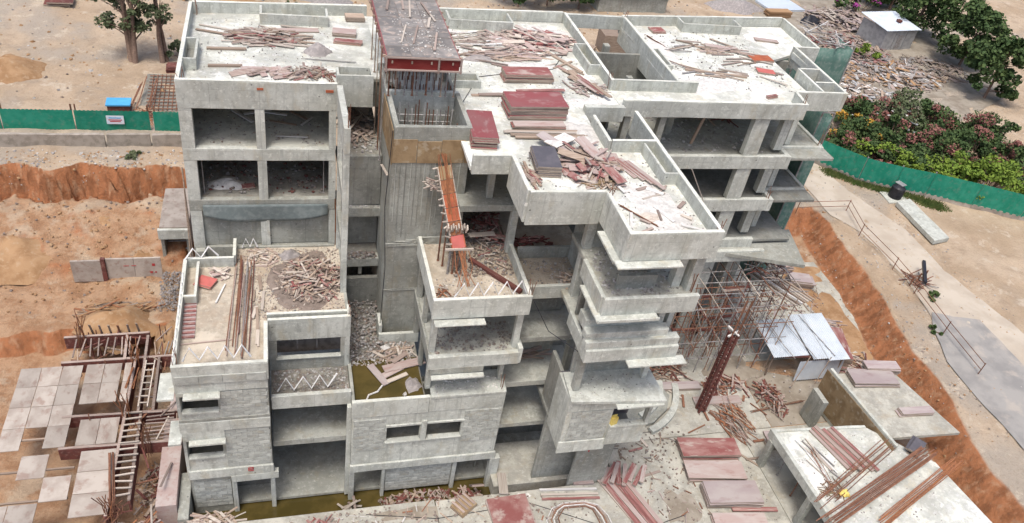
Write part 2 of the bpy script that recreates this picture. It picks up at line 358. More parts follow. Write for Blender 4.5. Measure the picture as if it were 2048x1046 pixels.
# ---- roof parapets
W('parapet', -4, 0, 3.95, 0, .2, 18.9, ZT); W('parapet', -3.8, .2, -3.8, 10.2, .2, 19.1, ZT)
W('parapet', -3.8, 10.1, 6.5, 10.95, .2, 19.1, ZT); W('parapet', 9.9, 11.15, 20.0, 11.75, .2, 19.1, ZT)
W('parapet', 20.2, 1.6, 20.2, 11.8, .2, 18.8, ZT); W('parapet', 20.2, 1.6, 25.8, 1.6, .18, 18.6, ZT)
W('beam', 20.2, 11.6, 24.4, 11.65, .25, 19.5, ZT); W('parapet', 24.6, 1.8, 24.6, 11.75, .2, 18.6, ZT)
W('parapet', 24.4, 11.75, 38.2, 13.2, .2, 19.2, ZT); W('parapet', 38.25, 7.8, 38.35, 13.2, .18, 18.9, ZT)
W('parapet', 36.1, 7.75, 38.2, 7.75, .18, 18.9, ZT); W('parapet', 36.1, .9, 36.3, 7.75, .18, 19.2, ZT)
W('parapet', 32.3, .75, 36.1, .75, .2, 19.2, ZT); W('parapet', 32.15, -.75, 32.35, .75, .2, 19.4, ZT)
W('parapet', 34.4, .95, 34.5, 4.3, .14, 19.7, ZT); W('parapet', 34.55, 2.2, 36.0, 2.2, .14, 19.6, ZT); W('parapet', 34.55, 4.2, 36.0, 4.2, .14, 19.6, ZT)
W('parapet', 19.9, -.95, 32.15, -.95, .2, 19.45, ZT)
W('parapet', 36.15, 4.4, 36.15, 7.7, .1, 19.7, 20.1)
W('parapet', 20.25, -13.3, 20.25, -2.2, .2, 19.0, ZT); W('parapet', 15.6, -13.5, 20.26, -13.5, .2, 18.95, ZT)
W('parapet', 15.8, -13.3, 15.8, -10.2, .2, 18.8, ZT); W('parapet', 11.9, -10.2, 15.62, -10.2, .18, 18.62, ZT)
W('parapet', 12.0, -10.03, 11.95, -7.0, .2, 18.7, ZT); W('parapet', 9.85, -7.05, 11.75, -7.05, .22, 19.45, ZT)
W('parapet', 17.6, -5.4, 17.6, -2.6, .18, 17.0, ZT - .08); W('parapet', 17.6, -5.5, 20.05, -5.5, .16, 18.2, ZT)
P('parapet', 17.5, 19.9, -1.35, -.98, 19.3, 20.2, 'conc')
# ---- planter boxes on the roofs
def planter(x0, x1, y0, y1, z0, z1, sides, t=.13):
    p = None
    for s in sides:
        if s == 'f': o = box('planter_wall', x0, x1, y0, y0 + t, z0, z1, 'conc', B)
        if s == 'b': o = box('planter_wall', x0, x1, y1 - t, y1, z0, z1, 'conc', B)
        if s == 'l': o = box('planter_wall', x0, x0 + t, y0 + t, y1 - t, z0, z1 - .006, 'conc', B)
        if s == 'r': o = box('planter_wall', x1 - t, x1, y0 + t, y1 - t, z0, z1 - .006, 'conc', B)
planter(0, 4.0, 8.9, 10.4, ZR - .05, ZT, 'flr'); planter(-3.8, -3.15, 2.5, 5.2, ZR - .05, ZT, 'fbr'); planter(4.0, 5.95, 1.1, 2.25, 18.6, ZT, 'fblr')
planter(11.6, 15.9, 9.6, 11.3, ZR - .05, ZT, 'flr'); planter(19.25, 20.0, 3.6, 6.8, ZR - .05, ZT, 'fbl'); planter(28.9, 33.6, 11.1, 12.5, ZR - .05, ZT, 'flr')
planter(19.3, 20.05, -8.6, -5.5, ZR - .05, ZT, 'fl'); planter(10.4, 12.0, 1.3, 2.4, ZR - .05, ZT - .2, 'fbr'); planter(24.6, 25.2, 4.2, 6.8, ZR - .05, ZT - .1, 'fbr')
P('planter_floor', 4.1, 5.85, 1.2, 2.15, 18.7, 19.9, 'conc_in'); P('planter_floor', -3.8, -3.28, 2.6, 5.1, 19.6, 19.83, 'conc_in')
# ---- left block
for z in (16.5, 13.2, 9.9):
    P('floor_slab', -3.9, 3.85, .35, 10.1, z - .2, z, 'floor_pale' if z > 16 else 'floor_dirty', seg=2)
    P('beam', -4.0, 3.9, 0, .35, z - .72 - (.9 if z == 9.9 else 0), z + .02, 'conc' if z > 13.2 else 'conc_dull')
for z0, z1 in ((9.92, 12.48), (13.22, 15.78), (16.52, 18.9)):
    P('column', -4.0, -3.37, .01, .5, z0, z1); P('column', -.27, .22, .012, .45, z0, z1); P('column', 3.55, 3.92, .012, .5, z0, z1)
    for x in (-3.8, -.25, 3.4): P('column', x, x + .4, 5.2, 5.6, z0, z1 + .4, 'conc_in')
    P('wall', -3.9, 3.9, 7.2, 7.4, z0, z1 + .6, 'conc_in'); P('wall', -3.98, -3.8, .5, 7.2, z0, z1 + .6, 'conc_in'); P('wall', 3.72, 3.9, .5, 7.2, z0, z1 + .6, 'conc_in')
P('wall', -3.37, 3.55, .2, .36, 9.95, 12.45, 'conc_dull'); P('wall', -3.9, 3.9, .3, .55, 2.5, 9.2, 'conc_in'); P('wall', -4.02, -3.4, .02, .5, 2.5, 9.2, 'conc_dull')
P('column', -3.9, -3.4, -.35, .0, 6.5, 9.9, 'conc_dull')
# two bricks left in the putlog holes of the front parapet
P('putlog_brick', -.1, .22, -.035, .05, 20.04, 20.16, 'orange', jit=0, bev=0); P('putlog_brick', 3.35, 3.75, -.035, .05, 20.0, 20.14, 'orange', jit=0, bev=0)
# ---- projecting fin and the stair bay between the left block and the shaft
W('fin_wall', 4.28, -4.55, 4.22, 0, .32, 19.0, ZT); P('column', 3.95, 4.27, -4.5, -4.0, 9.9, 19.0); P('column', 3.98, 4.25, -.45, -.05, 9.9, 19.0)
for z in (16.1, 12.8, 9.7): P('beam', 3.99, 4.24, -4.0, -.45, z - .45, z, 'conc_dull')
P('landing_slab', 4.3, 6.4, -.45, 8.0, 16.25, 16.5, 'floor_dirty', seg=1.5); P('wall', 4.05, 6.4, 8.0, 8.2, 16.5, 19.6, 'conc_in'); P('wall', 4.0, 6.4, 2.28, 2.45, 18.0, 19.55, 'conc_dull')
prism('stair_flight', [(4.3, -.75), (6.38, -.75), (6.38, -.5), (4.3, -.5)], 13.3, 16.55, 'conc_in', B, jit=.03)
P('beam', 4.28, 6.4, -1.0, -.4, 12.65, 13.25, 'conc_dull'); P('landing_slab', 4.3, 6.4, -.4, 6, 13.0, 13.2, 'floor_dirty')
P('beam', 4.28, 6.4, -1.5, -.9, 9.35, 9.9, 'conc_dull'); P('landing_slab', 4.3, 6.4, -.9, 6, 9.6, 9.8, 'floor_dirty'); P('wall', 4.3, 6.4, .35, .55, 10, 12.6, 'plybrown'); P('wall', 4.3, 6.4, .1, .3, 9.9, 12.0, 'conc_in')
P('wall', 4.3, 6.4, 1.2, 1.4, 6.5, 9.4, 'conc_in'); P('column', 5.25, 5.45, -1.3, -1.1, 8.6, 9.4, 'conc_dull'); P('wall', 4.3, 6.4, -1.6, -1.3, 6.5, 8.5, 'conc_in')
# ---- lift shafts
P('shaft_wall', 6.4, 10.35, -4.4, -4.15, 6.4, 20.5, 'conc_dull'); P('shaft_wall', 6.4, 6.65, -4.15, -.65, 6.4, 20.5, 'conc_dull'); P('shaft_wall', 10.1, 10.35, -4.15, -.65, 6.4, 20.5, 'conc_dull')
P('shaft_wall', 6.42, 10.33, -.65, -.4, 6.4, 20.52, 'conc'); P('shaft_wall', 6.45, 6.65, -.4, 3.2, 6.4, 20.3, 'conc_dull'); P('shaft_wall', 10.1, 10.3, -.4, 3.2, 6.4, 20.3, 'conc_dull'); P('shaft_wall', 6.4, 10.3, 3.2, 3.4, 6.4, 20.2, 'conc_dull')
P('shaft_floor', 6.65, 10.1, -4.15, -.65, 16.0, 16.2, 'conc_in'); P('shaft_floor', 6.65, 10.1, -.4, 3.2, 17.4, 17.6, 'conc_in')
for i, (x0, x1) in enumerate(((6.38, 7.6), (7.62, 8.84), (8.86, 10.06), (10.08, 10.38))): P('shutter_board', x0, x1, -4.45, -4.4, 18.45, 19.75 + (.06, -.05, .03, 0)[i], 'plybrown', bev=0)
for y0, y1 in ((-4.4, -2.9), (-2.88, -1.4), (-1.38, -.5)): P('shutter_board', 6.33, 6.38, y0, y1, 18.3, 20.3, 'plybrown', bev=0)
for x in [6.8 + .2 * i for i in range(17)]:
    for y, zz in ((-3.7, 19.2), (-1.0, 19.9), (-2.4, 19.3), (-.2, 20.9), (2.9, 20.7)):
        m = MB(); xx = x + U(-.05, .05); m.tube([(xx, y, 16.2 if y < -.5 else 17.6), (xx + U(-.04, .04), y + U(-.05, .05), zz + U(-.35, .35))], .03, 5); m.build('starter_bar', 'rust' if y > -.5 else rnd.choice(('steel', 'rust', 'white')), B)
for zz in (18.2, 18.6, 19.0):
    m = MB(); m.tube([(6.7, -3.7, zz), (10.05, -3.75, zz)], .03, 5); m.tube([(6.7, -.9, zz + .3), (10.05, -.92, zz + .3)], .03, 5); m.build('tie_bar', 'white', B)
W('shaft_kerb', 6.15, -5.2, 8.5, -5.2, .2, 6.4, 7.15, 'conc'); W('shaft_kerb', 6.35, -5.0, 6.35, -3.9, .2, 6.4, 7.7, 'conc')
P('shaft_joint', 6.3, 10.36, -4.47, -4.4, 13.1, 13.3, 'conc_dull', jit=.03); P('shaft_joint', 6.33, 10.36, -4.44, -4.4, 9.85, 10.0, 'conc_dull', jit=.03)
for i in range(14):                     # ribs and wire left on the shaft face by the shutters
    x = 6.55 + .26 * i + U(-.04, .04); P('shutter_rib', x, x + U(.015, .04), -4.43, -4.39, U(13.4, 15.2), 18.44, rnd.choice(('conc', 'conc_dull', 'conc_dull', 'conc_in')), jit=0, bev=0, seg=0)
for i in range(9): P('mortar_lip', 6.5 + U(0, 2.6), 7.2 + U(.3, 2.9), -4.46, -4.39, 13.0 + U(-.3, .5), 13.2 + U(-.1, .5), 'conc_dull', jit=.04, bev=0, seg=.3)
# ---- lower left block with its terrace
prism('terrace_slab', [(-4.3, -10.1), (-.05, -10.1), (-.05, -6.55), (4.2, -6.55), (4.2, 0), (-1.8, 0), (-1.8, -1.8), (-4.3, -1.8)], 9.65, 9.9, 'terr', B, seg=1.2, jit=.02)
W('parapet', -4.4, -10.2, .05, -10.2, .2, 9.35, 10.56); W('parapet', -4.2, -10.0, -4.2, -1.85, .2, 9.3, 10.5); W('parapet', .05, -10.0, .05, -7.2, .2, 9.3, 10.52)
W('parapet', .05, -7.22, 4.32, -7.22, .18, 9.1, 10.56); W('parapet', .0, -6.65, 4.15, -6.65, .16, 9.6, 10.45); W('parapet', 4.3, -7.04, 4.3, -6.3, .16, 9.2, 10.62)
P('planter_floor', .1, 4.2, -7.04, -6.65, 9.5, 9.9, 'conc_in')
W('parapet', -4.2, -1.85, -1.75, -1.85, .17, 9.3, 10.5); W('parapet', -1.65, -1.7, -1.65, -.1, .17, 9.3, 10.56); W('kerb', -1.65, -.2, 3.9, -.2, .15, 9.8, 10.02, 'conc_dull')
W('parapet', -3.55, -4.9, -3.55, -2.0, .14, 9.6, 10.45); W('parapet', -4.2, -4.95, -3.56, -4.95, .14, 9.6, 10.45)
P('floor_slab', -4.2, 0, -1.6, 0, 6.3, 6.5, 'floor_dirty'); P('edge_beam', 4.12, 4.3, -6.3, 0, 9.2, 9.92, 'conc_dull')
for y in [-1.55 + .17 * i for i in range(9)]: P('rib', -3.3, -2.0, y, y + .07, 6.5, 6.62, 'conc_dull', bev=0)
# front wall of the lower left block, course by course
P('beam', -4.38, .0, -10.17, -9.9, 8.72, 9.35, 'conc'); P('wall', -4.38, -4.22, -10.16, -9.95, 2.4, 8.72, 'conc'); P('wall', -4.36, -.0, -10.12, -9.95, 5.75, 7.28, 'conc', jit=.006)
P('beam', -4.42, .02, -10.2, -10.1, 5.75, 6.5, 'conc'); P('beam', -4.4, .02, -10.19, -10.1, 6.52, 6.72, 'conc_dull')
P('wall', -4.36, .0, -10.12, -9.95, 1.85, 3.7, 'conc', jit=.006); P('beam', -4.3, .06, -10.22, -10.1, 1.85, 2.55, 'conc'); P('wall', -2.45, 0, -10.1, -9.95, 3.7, 5.75, 'conc_dull', jit=.005); P('wall', -2.45, 0, -10.1, -9.95, 7.28, 8.72, 'conc_dull', jit=.005)
P('lintel', -4.3, -2.35, -10.2, -9.95, 8.5, 8.74, 'conc'); P('sunshade', -4.0, -2.3, -10.62, -10.16, 8.62, 8.72, 'conc'); P('sunshade', -5.15, -4.4, -10.6, -8.8, 8.7, 8.82, 'conc')
P('lintel', -4.3, -2.3, -10.2, -9.95, 5.05, 5.75, 'conc'); P('sunshade', -4.05, -2.25, -10.55, -10.2, 5.05, 5.15, 'conc'); P('sunshade', -5.0, -4.4, -10.6, -9.0, 5.3, 5.42, 'conc')
P('window_sill', -4.2, -2.45, -10.25, -9.9, 7.2, 7.3, 'conc'); P('window_sill', -4.2, -2.4, -10.25, -9.9, 3.62, 3.72, 'conc')
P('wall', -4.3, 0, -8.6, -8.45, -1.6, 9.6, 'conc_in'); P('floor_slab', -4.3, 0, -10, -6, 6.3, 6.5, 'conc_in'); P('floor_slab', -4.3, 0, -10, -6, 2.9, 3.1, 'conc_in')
P('wall', -4.3, -2.2, -9.95, -9.75, -1.7, 1.9, 'conc_dull'); P('column', -2.2, -1.95, -10.1, -9.8, -1.7, 1.86, 'conc'); P('column', -.15, .1, -10.05, -9.75, -1.7, 1.86, 'conc'); P('beam', -2.2, .3, -10.24, -9.9, 1.35, 1.86, 'conc')
P('wall', -4.36, -4.2, -9.9, -1.9, -1.7, 9.3, 'conc_in'); P('floor_slab', -4.3, 20, -9.7, 5, -1.5, -1.3, 'conc_dull', seg=3)
P('kerb', -5.0, -4.45, -11.6, -8.5, -1.8, .35, 'conc_dull')
# ---- stair bay beside it
P('beam', .1, 4.22, -9.6, -9.35, 6.35, 7.32, 'conc'); P('landing_slab', .1, 4.2, -9.35, -7.2, 6.6, 6.85, 'floor_dirty'); P('wall', .05, 4.3, -7.2, -7.0, 6.8, 7.72, 'conc_dull'); P('wall', .05, .45, -7.2, -7.02, 7.72, 9.1, 'conc_dull'); P('wall', 3.8, 4.3, -7.2, -7.02, 7.72, 9.1, 'conc_dull')
P('window_sill', .4, 3.85, -7.3, -7.0, 7.66, 7.76, 'conc'); P('wall', .1, 4.2, -5.6, -5.4, 6.6, 9.6, 'rubble', bev=0)
for x in (1.5, 2.55): P('window_mullion', x, x + .05, -6.5, -6.45, 7.7, 9.1, 'steel', bev=0, jit=0)
P('floor_slab', .08, 4.22, -9.55, -4, 3.25, 3.68, 'conc_dull'); P('wall', .1, 4.2, -6.0, -5.8, 3.6, 6.4, 'conc_in'); P('wall', .1, 4.2, -5.0, -4.8, -1.4, 3.3, 'conc_in'); P('column', 4.0, 4.28, -9.9, -9.6, -1.4, 6.4, 'conc'); P('column', 4.02, 4.28, -7.2, -6.9, 6.8, 9.15, 'conc')
# ---- pool terrace and the wall with two windows
P('terrace_slab', 4.3, 8.3, -10.0, -5.2, 6.2, 6.45, 'floor_dirty'); P('terrace_slab', 4.3, 8.25, -5.2, 1.5, 6.25, 6.5, 'floor_dirty')
W('parapet', 4.22, -10.22, 8.4, -10.22, .2, 5.85, 7.05); P('parapet', 4.22, 4.4, -10.02, -6.4, 6.0, 6.95, 'conc_dull')
P('wall', 4.26, 12.75, -10.18, -9.98, 4.83, 5.85, 'conc', jit=.006); P('wall', 4.26, 12.75, -10.18, -9.98, 1.15, 3.58, 'conc', jit=.006); P('wall', 8.4, 12.75, -10.2, -9.98, 5.85, 7.02, 'conc')
for x0, x1 in ((4.26, 6.18), (8.05, 8.45), (10.45, 12.75)): P('wall', x0, x1, -10.17, -9.98, 3.55, 4.86, 'conc', jit=.005)
P('beam', 4.22, 12.85, -10.28, -10.1, 1.15, 1.75, 'conc'); P('beam', 6.1, 10.7, -10.24, -10.1, 4.83, 5.0, 'conc'); P('window_sill', 6.1, 10.5, -10.3, -9.95, 3.48, 3.6, 'conc')
P('mullion', 8.1, 8.4, -10.3, -10.18, 3.55, 5.2, 'conc'); P('wall', 4.4, 12.6, -8.4, -8.2, -1.4, 6.2, 'conc_in'); P('floor_slab', 4.4, 12.7, -9.95, -5, 3.0, 3.2, 'conc_in')
P('column', 4.2, 4.5, -10.15, -9.85, -1.7, 1.15, 'conc'); P('column', 6.1, 6.3, -10.15, -9.85, -1.7, 1.15, 'conc'); P('wall', 6.3, 10.35, -10.0, -9.85, -1.3, 1.15, 'conc_dull'); P('column', 10.35, 10.6, -10.1, -9.8, -1.7, 1.15); P('column', 12.6, 13.2, -10.3, -9.9, -1.7, 1.15); P('column', 12.1, 12.2, -9.0, -8.9, -1.4, 1.2, 'conc_dull')
prism('canopy_slab', [(8.45, -10.25), (12.75, -10.25), (12.9, -8.5), (8.6, -8.5)], 6.95, 7.12, 'conc', B)
# ---- middle tower
P('terrace_slab', 8.2, 13.1, -9.75, 2, 12.95, 13.2, 'terr', seg=1.2); W('parapet', 8.05, -9.95, 13.2, -9.95, .2, 12.62, 13.86); W('parapet', 13.2, -9.75, 13.2, -4.6, .2, 12.6, 13.86); W('parapet', 8.25, -9.75, 8.25, -4.5, .18, 12.6, 13.75)
P('sunshade', 8.15, 10.8, -10.45, -9.97, 12.5, 12.6, 'conc'); P('column', 12.75, 13.1, -9.6, -9.25, 9.9, 12.65); P('column', 8.2, 8.5, -9.6, -9.3, 7.1, 12.65); P('column', 8.2, 8.5, -5.2, -4.8, 6.5, 12.7, 'conc_dull'); P('column', 8.2, 8.45, -7.3, -7.0, 6.5, 12.7, 'conc_dull')
P('floor_slab', 8.2, 13.0, -9.8, -4, 9.65, 9.9, 'floor_pale'); P('beam', 8.12, 13.12, -10.08, -9.8, 9.1, 9.98, 'conc'); P('sunshade', 8.3, 11.2, -10.45, -10.12, 8.62, 8.73, 'conc'); P('wall', 8.25, 11.2, -10.1, -9.9, 8.72, 9.15, 'conc_dull'); P('beam', 8.14, 8.3, -9.8, -4.5, 9.1, 9.95, 'conc_dull'); P('column', 12.4, 12.65, -9.3, -9.0, 7.1, 9.2)
P('wall', 8.6, 12.8, -8.3, -8.1, 7.1, 9.7, 'conc_dull'); P('wall', 8.6, 12.6, -6.5, -6.3, 9.9, 12.7, 'conc_in'); P('beam', 13.0, 13.25, -10.05, -8.8, 9.15, 10.25, 'conc')
P('floor_slab', 9.9, 13.2, -5.5, 6, 16.1, 16.5, 'conc_dull'); P('column', 11.45, 11.8, -4.9, -4.5, 16.5, 19.6, 'conc_dull'); P('wall', 9.9, 16, -1.0, -.8, 16.5, 19.6, 'conc_in'); P('wall', 10, 17.6, .6, .8, 13.2, 16.2, 'conc_in'); P('column', 12.85, 13.25, -5.5, -5.1, 13.2, 19.6, 'conc'); P('column', 9.9, 10.2, -5.3, -5.0, 13.2, 16.1, 'conc_dull')
# ---- recessed bay
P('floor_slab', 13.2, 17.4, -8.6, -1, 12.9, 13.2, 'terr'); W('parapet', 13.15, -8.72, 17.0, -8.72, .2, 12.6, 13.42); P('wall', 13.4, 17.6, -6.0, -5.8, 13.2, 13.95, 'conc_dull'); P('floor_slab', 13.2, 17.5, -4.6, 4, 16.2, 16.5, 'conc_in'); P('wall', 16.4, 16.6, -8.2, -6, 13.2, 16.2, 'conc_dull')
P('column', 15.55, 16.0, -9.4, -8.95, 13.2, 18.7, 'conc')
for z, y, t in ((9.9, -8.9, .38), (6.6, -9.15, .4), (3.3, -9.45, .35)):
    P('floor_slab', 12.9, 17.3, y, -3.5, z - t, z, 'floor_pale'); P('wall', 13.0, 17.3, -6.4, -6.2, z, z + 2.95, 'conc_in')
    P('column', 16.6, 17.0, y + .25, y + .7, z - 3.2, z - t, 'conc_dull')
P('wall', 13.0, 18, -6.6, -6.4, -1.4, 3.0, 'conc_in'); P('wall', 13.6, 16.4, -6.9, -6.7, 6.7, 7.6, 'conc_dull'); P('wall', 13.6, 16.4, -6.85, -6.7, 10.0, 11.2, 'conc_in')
P('floor_slab', 12.8, 21.5, -11.2, -8, -1.45, -.4, 'site')
# ---- right-hand bay, storeys stacked over one another
P('sunshade', 15.25, 18.5, -13.95, -13.35, 18.82, 18.93); P('sunshade', 15.25, 15.63, -13.35, -11.0, 18.7, 18.81)
P('floor_slab', 15.4, 20.2, -13.3, -8, 16.25, 16.5, 'floor_pale', seg=1); P('beam', 15.3, 20.25, -13.5, -13.28, 15.62, 16.66); W('beam', 15.42, -13.28, 15.42, -10.4, .2, 15.62, 16.66); P('sunshade', 15.0, 18.2, -13.95, -13.4, 15.55, 15.66); P('sunshade', 15.0, 15.35, -13.4, -11.2, 15.55, 15.65)
P('sunshade_edge', 15.0, 18.2, -13.97, -13.88, 15.6, 15.76); P('column', 19.1, 19.55, -12.6, -12.1, 16.5, 19.0); P('column', 19.7, 20.2, -13.0, -12.4, 16.5, 19.0); P('wall', 15.6, 20, -9.3, -9.1, 16.5, 19.4, 'conc_dull'); P('wall', 18.3, 18.5, -11.4, -9.3, 16.5, 18.9, 'conc_dull')
P('floor_slab', 15.2, 20.2, -13.3, -8, 13.0, 13.25, 'floor_pale'); P('beam', 15.1, 20.15, -13.52, -13.28, 12.5, 13.3); P('upstand', 15.05, 20.1, -13.38, -12.9, 13.28, 13.75, 'conc'); P('upstand', 15.05, 19.5, -13.15, -12.6, 13.72, 14.15, 'conc'); P('upstand', 15.1, 19.3, -12.62, -11.7, 13.9, 14.55, 'conc'); P('wall', 15.3, 18.6, -11.8, -11.6, 13.4, 15.6, 'conc_dull'); P('wall', 16.2, 18.2, -12.6, -12.4, 16.5, 17.3, 'conc_dull'); P('sunshade', 17.4, 20.6, -14.0, -13.4, 12.42, 12.53); P('column', 19.0, 19.35, -12.6, -12.2, 13.4, 15.8); P('column', 19.7, 20.0, -12.4, -12.0, 13.4, 15.8)
P('wall', 15.4, 19.8, -10.8, -10.6, 13.2, 16.2, 'conc_in'); W('beam', 15.3, -13.25, 15.3, -10.6, .2, 12.5, 13.4)
prism('canopy_slab', [(15.05, -13.6), (20.3, -14.05), (20.2, -11.5), (15.2, -11.5)], 9.55, 9.75, 'conc', B); P('column', 15.3, 15.65, -12.9, -12.5, 9.75, 12.6, 'conc_dull'); P('wall', 15.6, 19.8, -11.6, -11.4, 9.75, 12.9, 'conc_dull'); P('column', 19.4, 19.7, -12.4, -12.0, 9.75, 12.6, 'conc')
P('wall', 15.08, 15.28, -13.4, -11.3, 5.5, 9.55, 'conc'); P('wall', 15.3, 15.5, -11.2, -9.4, 5.5, 9.3, 'conc_in'); P('beam', 15.05, 19.95, -13.5, -13.25, 8.75, 9.55); P('wall', 15.1, 17.75, -13.44, -13.25, 5.4, 8.75, 'conc', jit=.006); P('beam', 15.02, 17.8, -13.52, -13.4, 5.4, 6.3); P('wall', 17.7, 19.9, -13.62, -13.25, 5.9, 7.4); P('window_sill', 17.7, 19.95, -13.66, -13.2, 7.36, 7.46); P('column', 19.75, 19.95, -13.6, -13.25, 7.46, 8.75); P('sunshade', 17.5, 20.2, -14.15, -13.5, 9.42, 9.53)
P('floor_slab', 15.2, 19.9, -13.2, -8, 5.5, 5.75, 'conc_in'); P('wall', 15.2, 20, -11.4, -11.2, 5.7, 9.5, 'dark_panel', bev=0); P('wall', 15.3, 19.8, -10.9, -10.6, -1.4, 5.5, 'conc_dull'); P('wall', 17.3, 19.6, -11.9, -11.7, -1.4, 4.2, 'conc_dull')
# ---- right wing
for z in (16.5, 13.2, 9.9):
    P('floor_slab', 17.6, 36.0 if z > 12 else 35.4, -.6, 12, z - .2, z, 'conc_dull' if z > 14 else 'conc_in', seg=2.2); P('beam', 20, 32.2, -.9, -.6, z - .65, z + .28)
    P('wall', 20.3, 36, 7.6, 7.8, z, z + 3.0, 'conc_in')
    for x in (22.2, 25.6): P('column', x, x + .4, 4, 4.4, z, z + 3.0, 'conc_dull')
for z0, z1 in ((16.78, 19.45), (13.48, 15.85), (10.18, 12.55), (-.2, 9.25)):
    P('column', 28.95, 30.0, -.78, -.35, z0, z1); P('column', 31.55, 32.15, -.1, .4, z0, z1); P('column', 20.3, 20.7, -.75, -.3, z0, z1, 'conc_dull'); P('column', 24.6, 25.0, 1.8, 2.2, z0, z1 + .3, 'conc_dull'); P('column', 22.6, 23.0, -.75, -.3, z0, z1, 'conc_dull')
for z in (16.5, 13.2):
    P('beam', 32.2, 35.9, .6, .85, z - .75, z + .12); P('beam', 35.7, 35.95, .85, 8, z - .7, z + .12); P('beam', 32.2, 32.5, -.9, .6, z - .65, z + .26)
P('column', 33.0, 33.4, .9, 1.3, -.2, 12.45); P('column', 33.0, 33.4, .9, 1.3, 13.3, 15.75); P('column', 33.0, 33.4, .9, 1.3, 16.6, 19.2)
prism('floor_slab', [(24, -1.2), (29.0, -1.2), (35.4, -3.1), (36.4, 1.0), (24, 1.0)], 9.2, 9.5, 'conc_dull', B, seg=1.3); P('beam', 24, 33, -1.5, -1.2, 8.7, 9.6); P('wall', 24, 35, 4.6, 4.8, -.2, 9.2, 'conc_in')
P('wall', 20.4, 20.6, 1.8, 11.6, 12, 18.6, 'conc_in'); P('courtyard_floor', 20.4, 24.4, 1.8, 9, 15.9, 16.2, 'floor_dirty'); P('beam', 20.4, 24.4, 7.2, 7.5, 16.2, 16.7, 'conc_dull'); P('column', 22.3, 22.7, 8.8, 9.3, 10, 19.5, 'conc_dull')
P('wall', 17.7, 20.0, -3.4, -3.2, 13.2, 19, 'conc_dull'); P('wall', 18.8, 19.1, -5.3, -4.2, 14, 19.0, 'conc_dull')
# ---- concrete blocks of the infill walls
bm_ = bmesh.new(); bmesh.ops.create_cube(bm_, size=1); bmesh.ops.bevel(bm_, geom=bm_.edges[:], offset=.03, segments=1, affect='EDGES')
BLK = bpy.data.meshes.new('concrete_block'); bm_.to_mesh(BLK); bm_.free(); BLK.materials.append(M['block'])
def blocks(x0, x1, z0, z1, y, bw=.56, bh=.27):
    nz = max(1, round((z1 - z0) / bh)); h = (z1 - z0) / nz
    for r in range(nz):
        x = x0 - (bw / 2 if r % 2 else 0)
        while x < x1 - .05:
            a, b = max(x, x0), min(x + bw, x1); x += bw
            if b - a < .12: continue
            o = bpy.data.objects.new('concrete_block', BLK); COL.objects.link(o); o.parent = B
            o.location = ((a + b) / 2, y + U(-.006, .006), z0 + (r + .5) * h + U(-.006, .006)); o.scale = (b - a - .018, .11, h - .02)
            o.rotation_euler = (U(-.01, .01), 0, U(-.012, .012))
blocks(-2.35, -.05, 6.8, 8.65, -10.09); blocks(-2.3, -.02, 2.65, 5.7, -10.09); blocks(-4.2, -2.25, -1.0, 1.3, -9.94); blocks(-4.3, -.05, 9.4, 9.95, -10.2, 1.1, .55)
blocks(4.35, 6.1, 3.0, 5.6, -10.17); blocks(10.55, 12.7, 3.0, 5.7, -10.17); blocks(6.35, 10.3, -1.25, 1.1, -9.98); blocks(15.35, 17.6, 6.4, 8.7, -13.43)
for cx_, cy_, cz_ in ((-3.7, .3, ZR), (3.7, .3, ZR), (-3.7, 9.9, ZR), (20.1, 1.9, ZR), (24.5, 11.6, ZR), (31.9, -.7, ZR), (15.8, -10.3, ZR), (4.2, -4.4, ZT), (-4.2, -10.0, 10.4), (4.2, -7.1, 10.4), (13.1, -9.8, 13.7), (20.1, -13.2, ZR), (36, 1, ZR), (35.8, .9, 16.5), (32.0, -.8, 13.2), (19.9, -13.1, 16.5), (12.6, -10.0, 7.0), (17.1, -8.6, 13.3)):
    for i in range(3):
        m = MB(); x_, y_ = cx_ + U(-.15, .15), cy_ + U(-.12, .12); m.tube([(x_, y_, cz_), (x_ + U(-.03, .03), y_, cz_ + U(.4, .8)), (x_ + U(-.15, .15), y_ + U(-.1, .1), cz_ + U(.8, 1.3))], .018, 5); m.build('starter_bar', 'rust', B)
# painted marks on the concrete
for x, z, w_, h_ in ((-1.25, 2.35, .05, .3), (-1.1, 2.35, .22, .05), (-1.1, 2.5, .22, .05), (-1.02, 2.42, .05, .2), (-1.1, 2.22, .22, .05)):
    P('painted_mark', x - w_ / 2, x + w_ / 2, -10.245, -10.225, z - h_ / 2, z + h_ / 2, 'redpaint', jit=0, bev=0)
for x, z, w_, h_ in ((18.0, 3.4, .08, .6), (18.3, 3.65, .5, .08)): P('painted_mark', x - w_ / 2, x + w_ / 2, -11.93, -11.905, z - h_ / 2, z + h_ / 2, 'redpaint', jit=0, bev=0)
# water on the pool terrace belongs to the terrace
m = MB(); m.bx(4.42, 8.2, -9.98, -6.6, 6.46, 6.56); tag(m.build('puddle_water', 'mud', B), 'shallow mustard-coloured rain water on terrace')


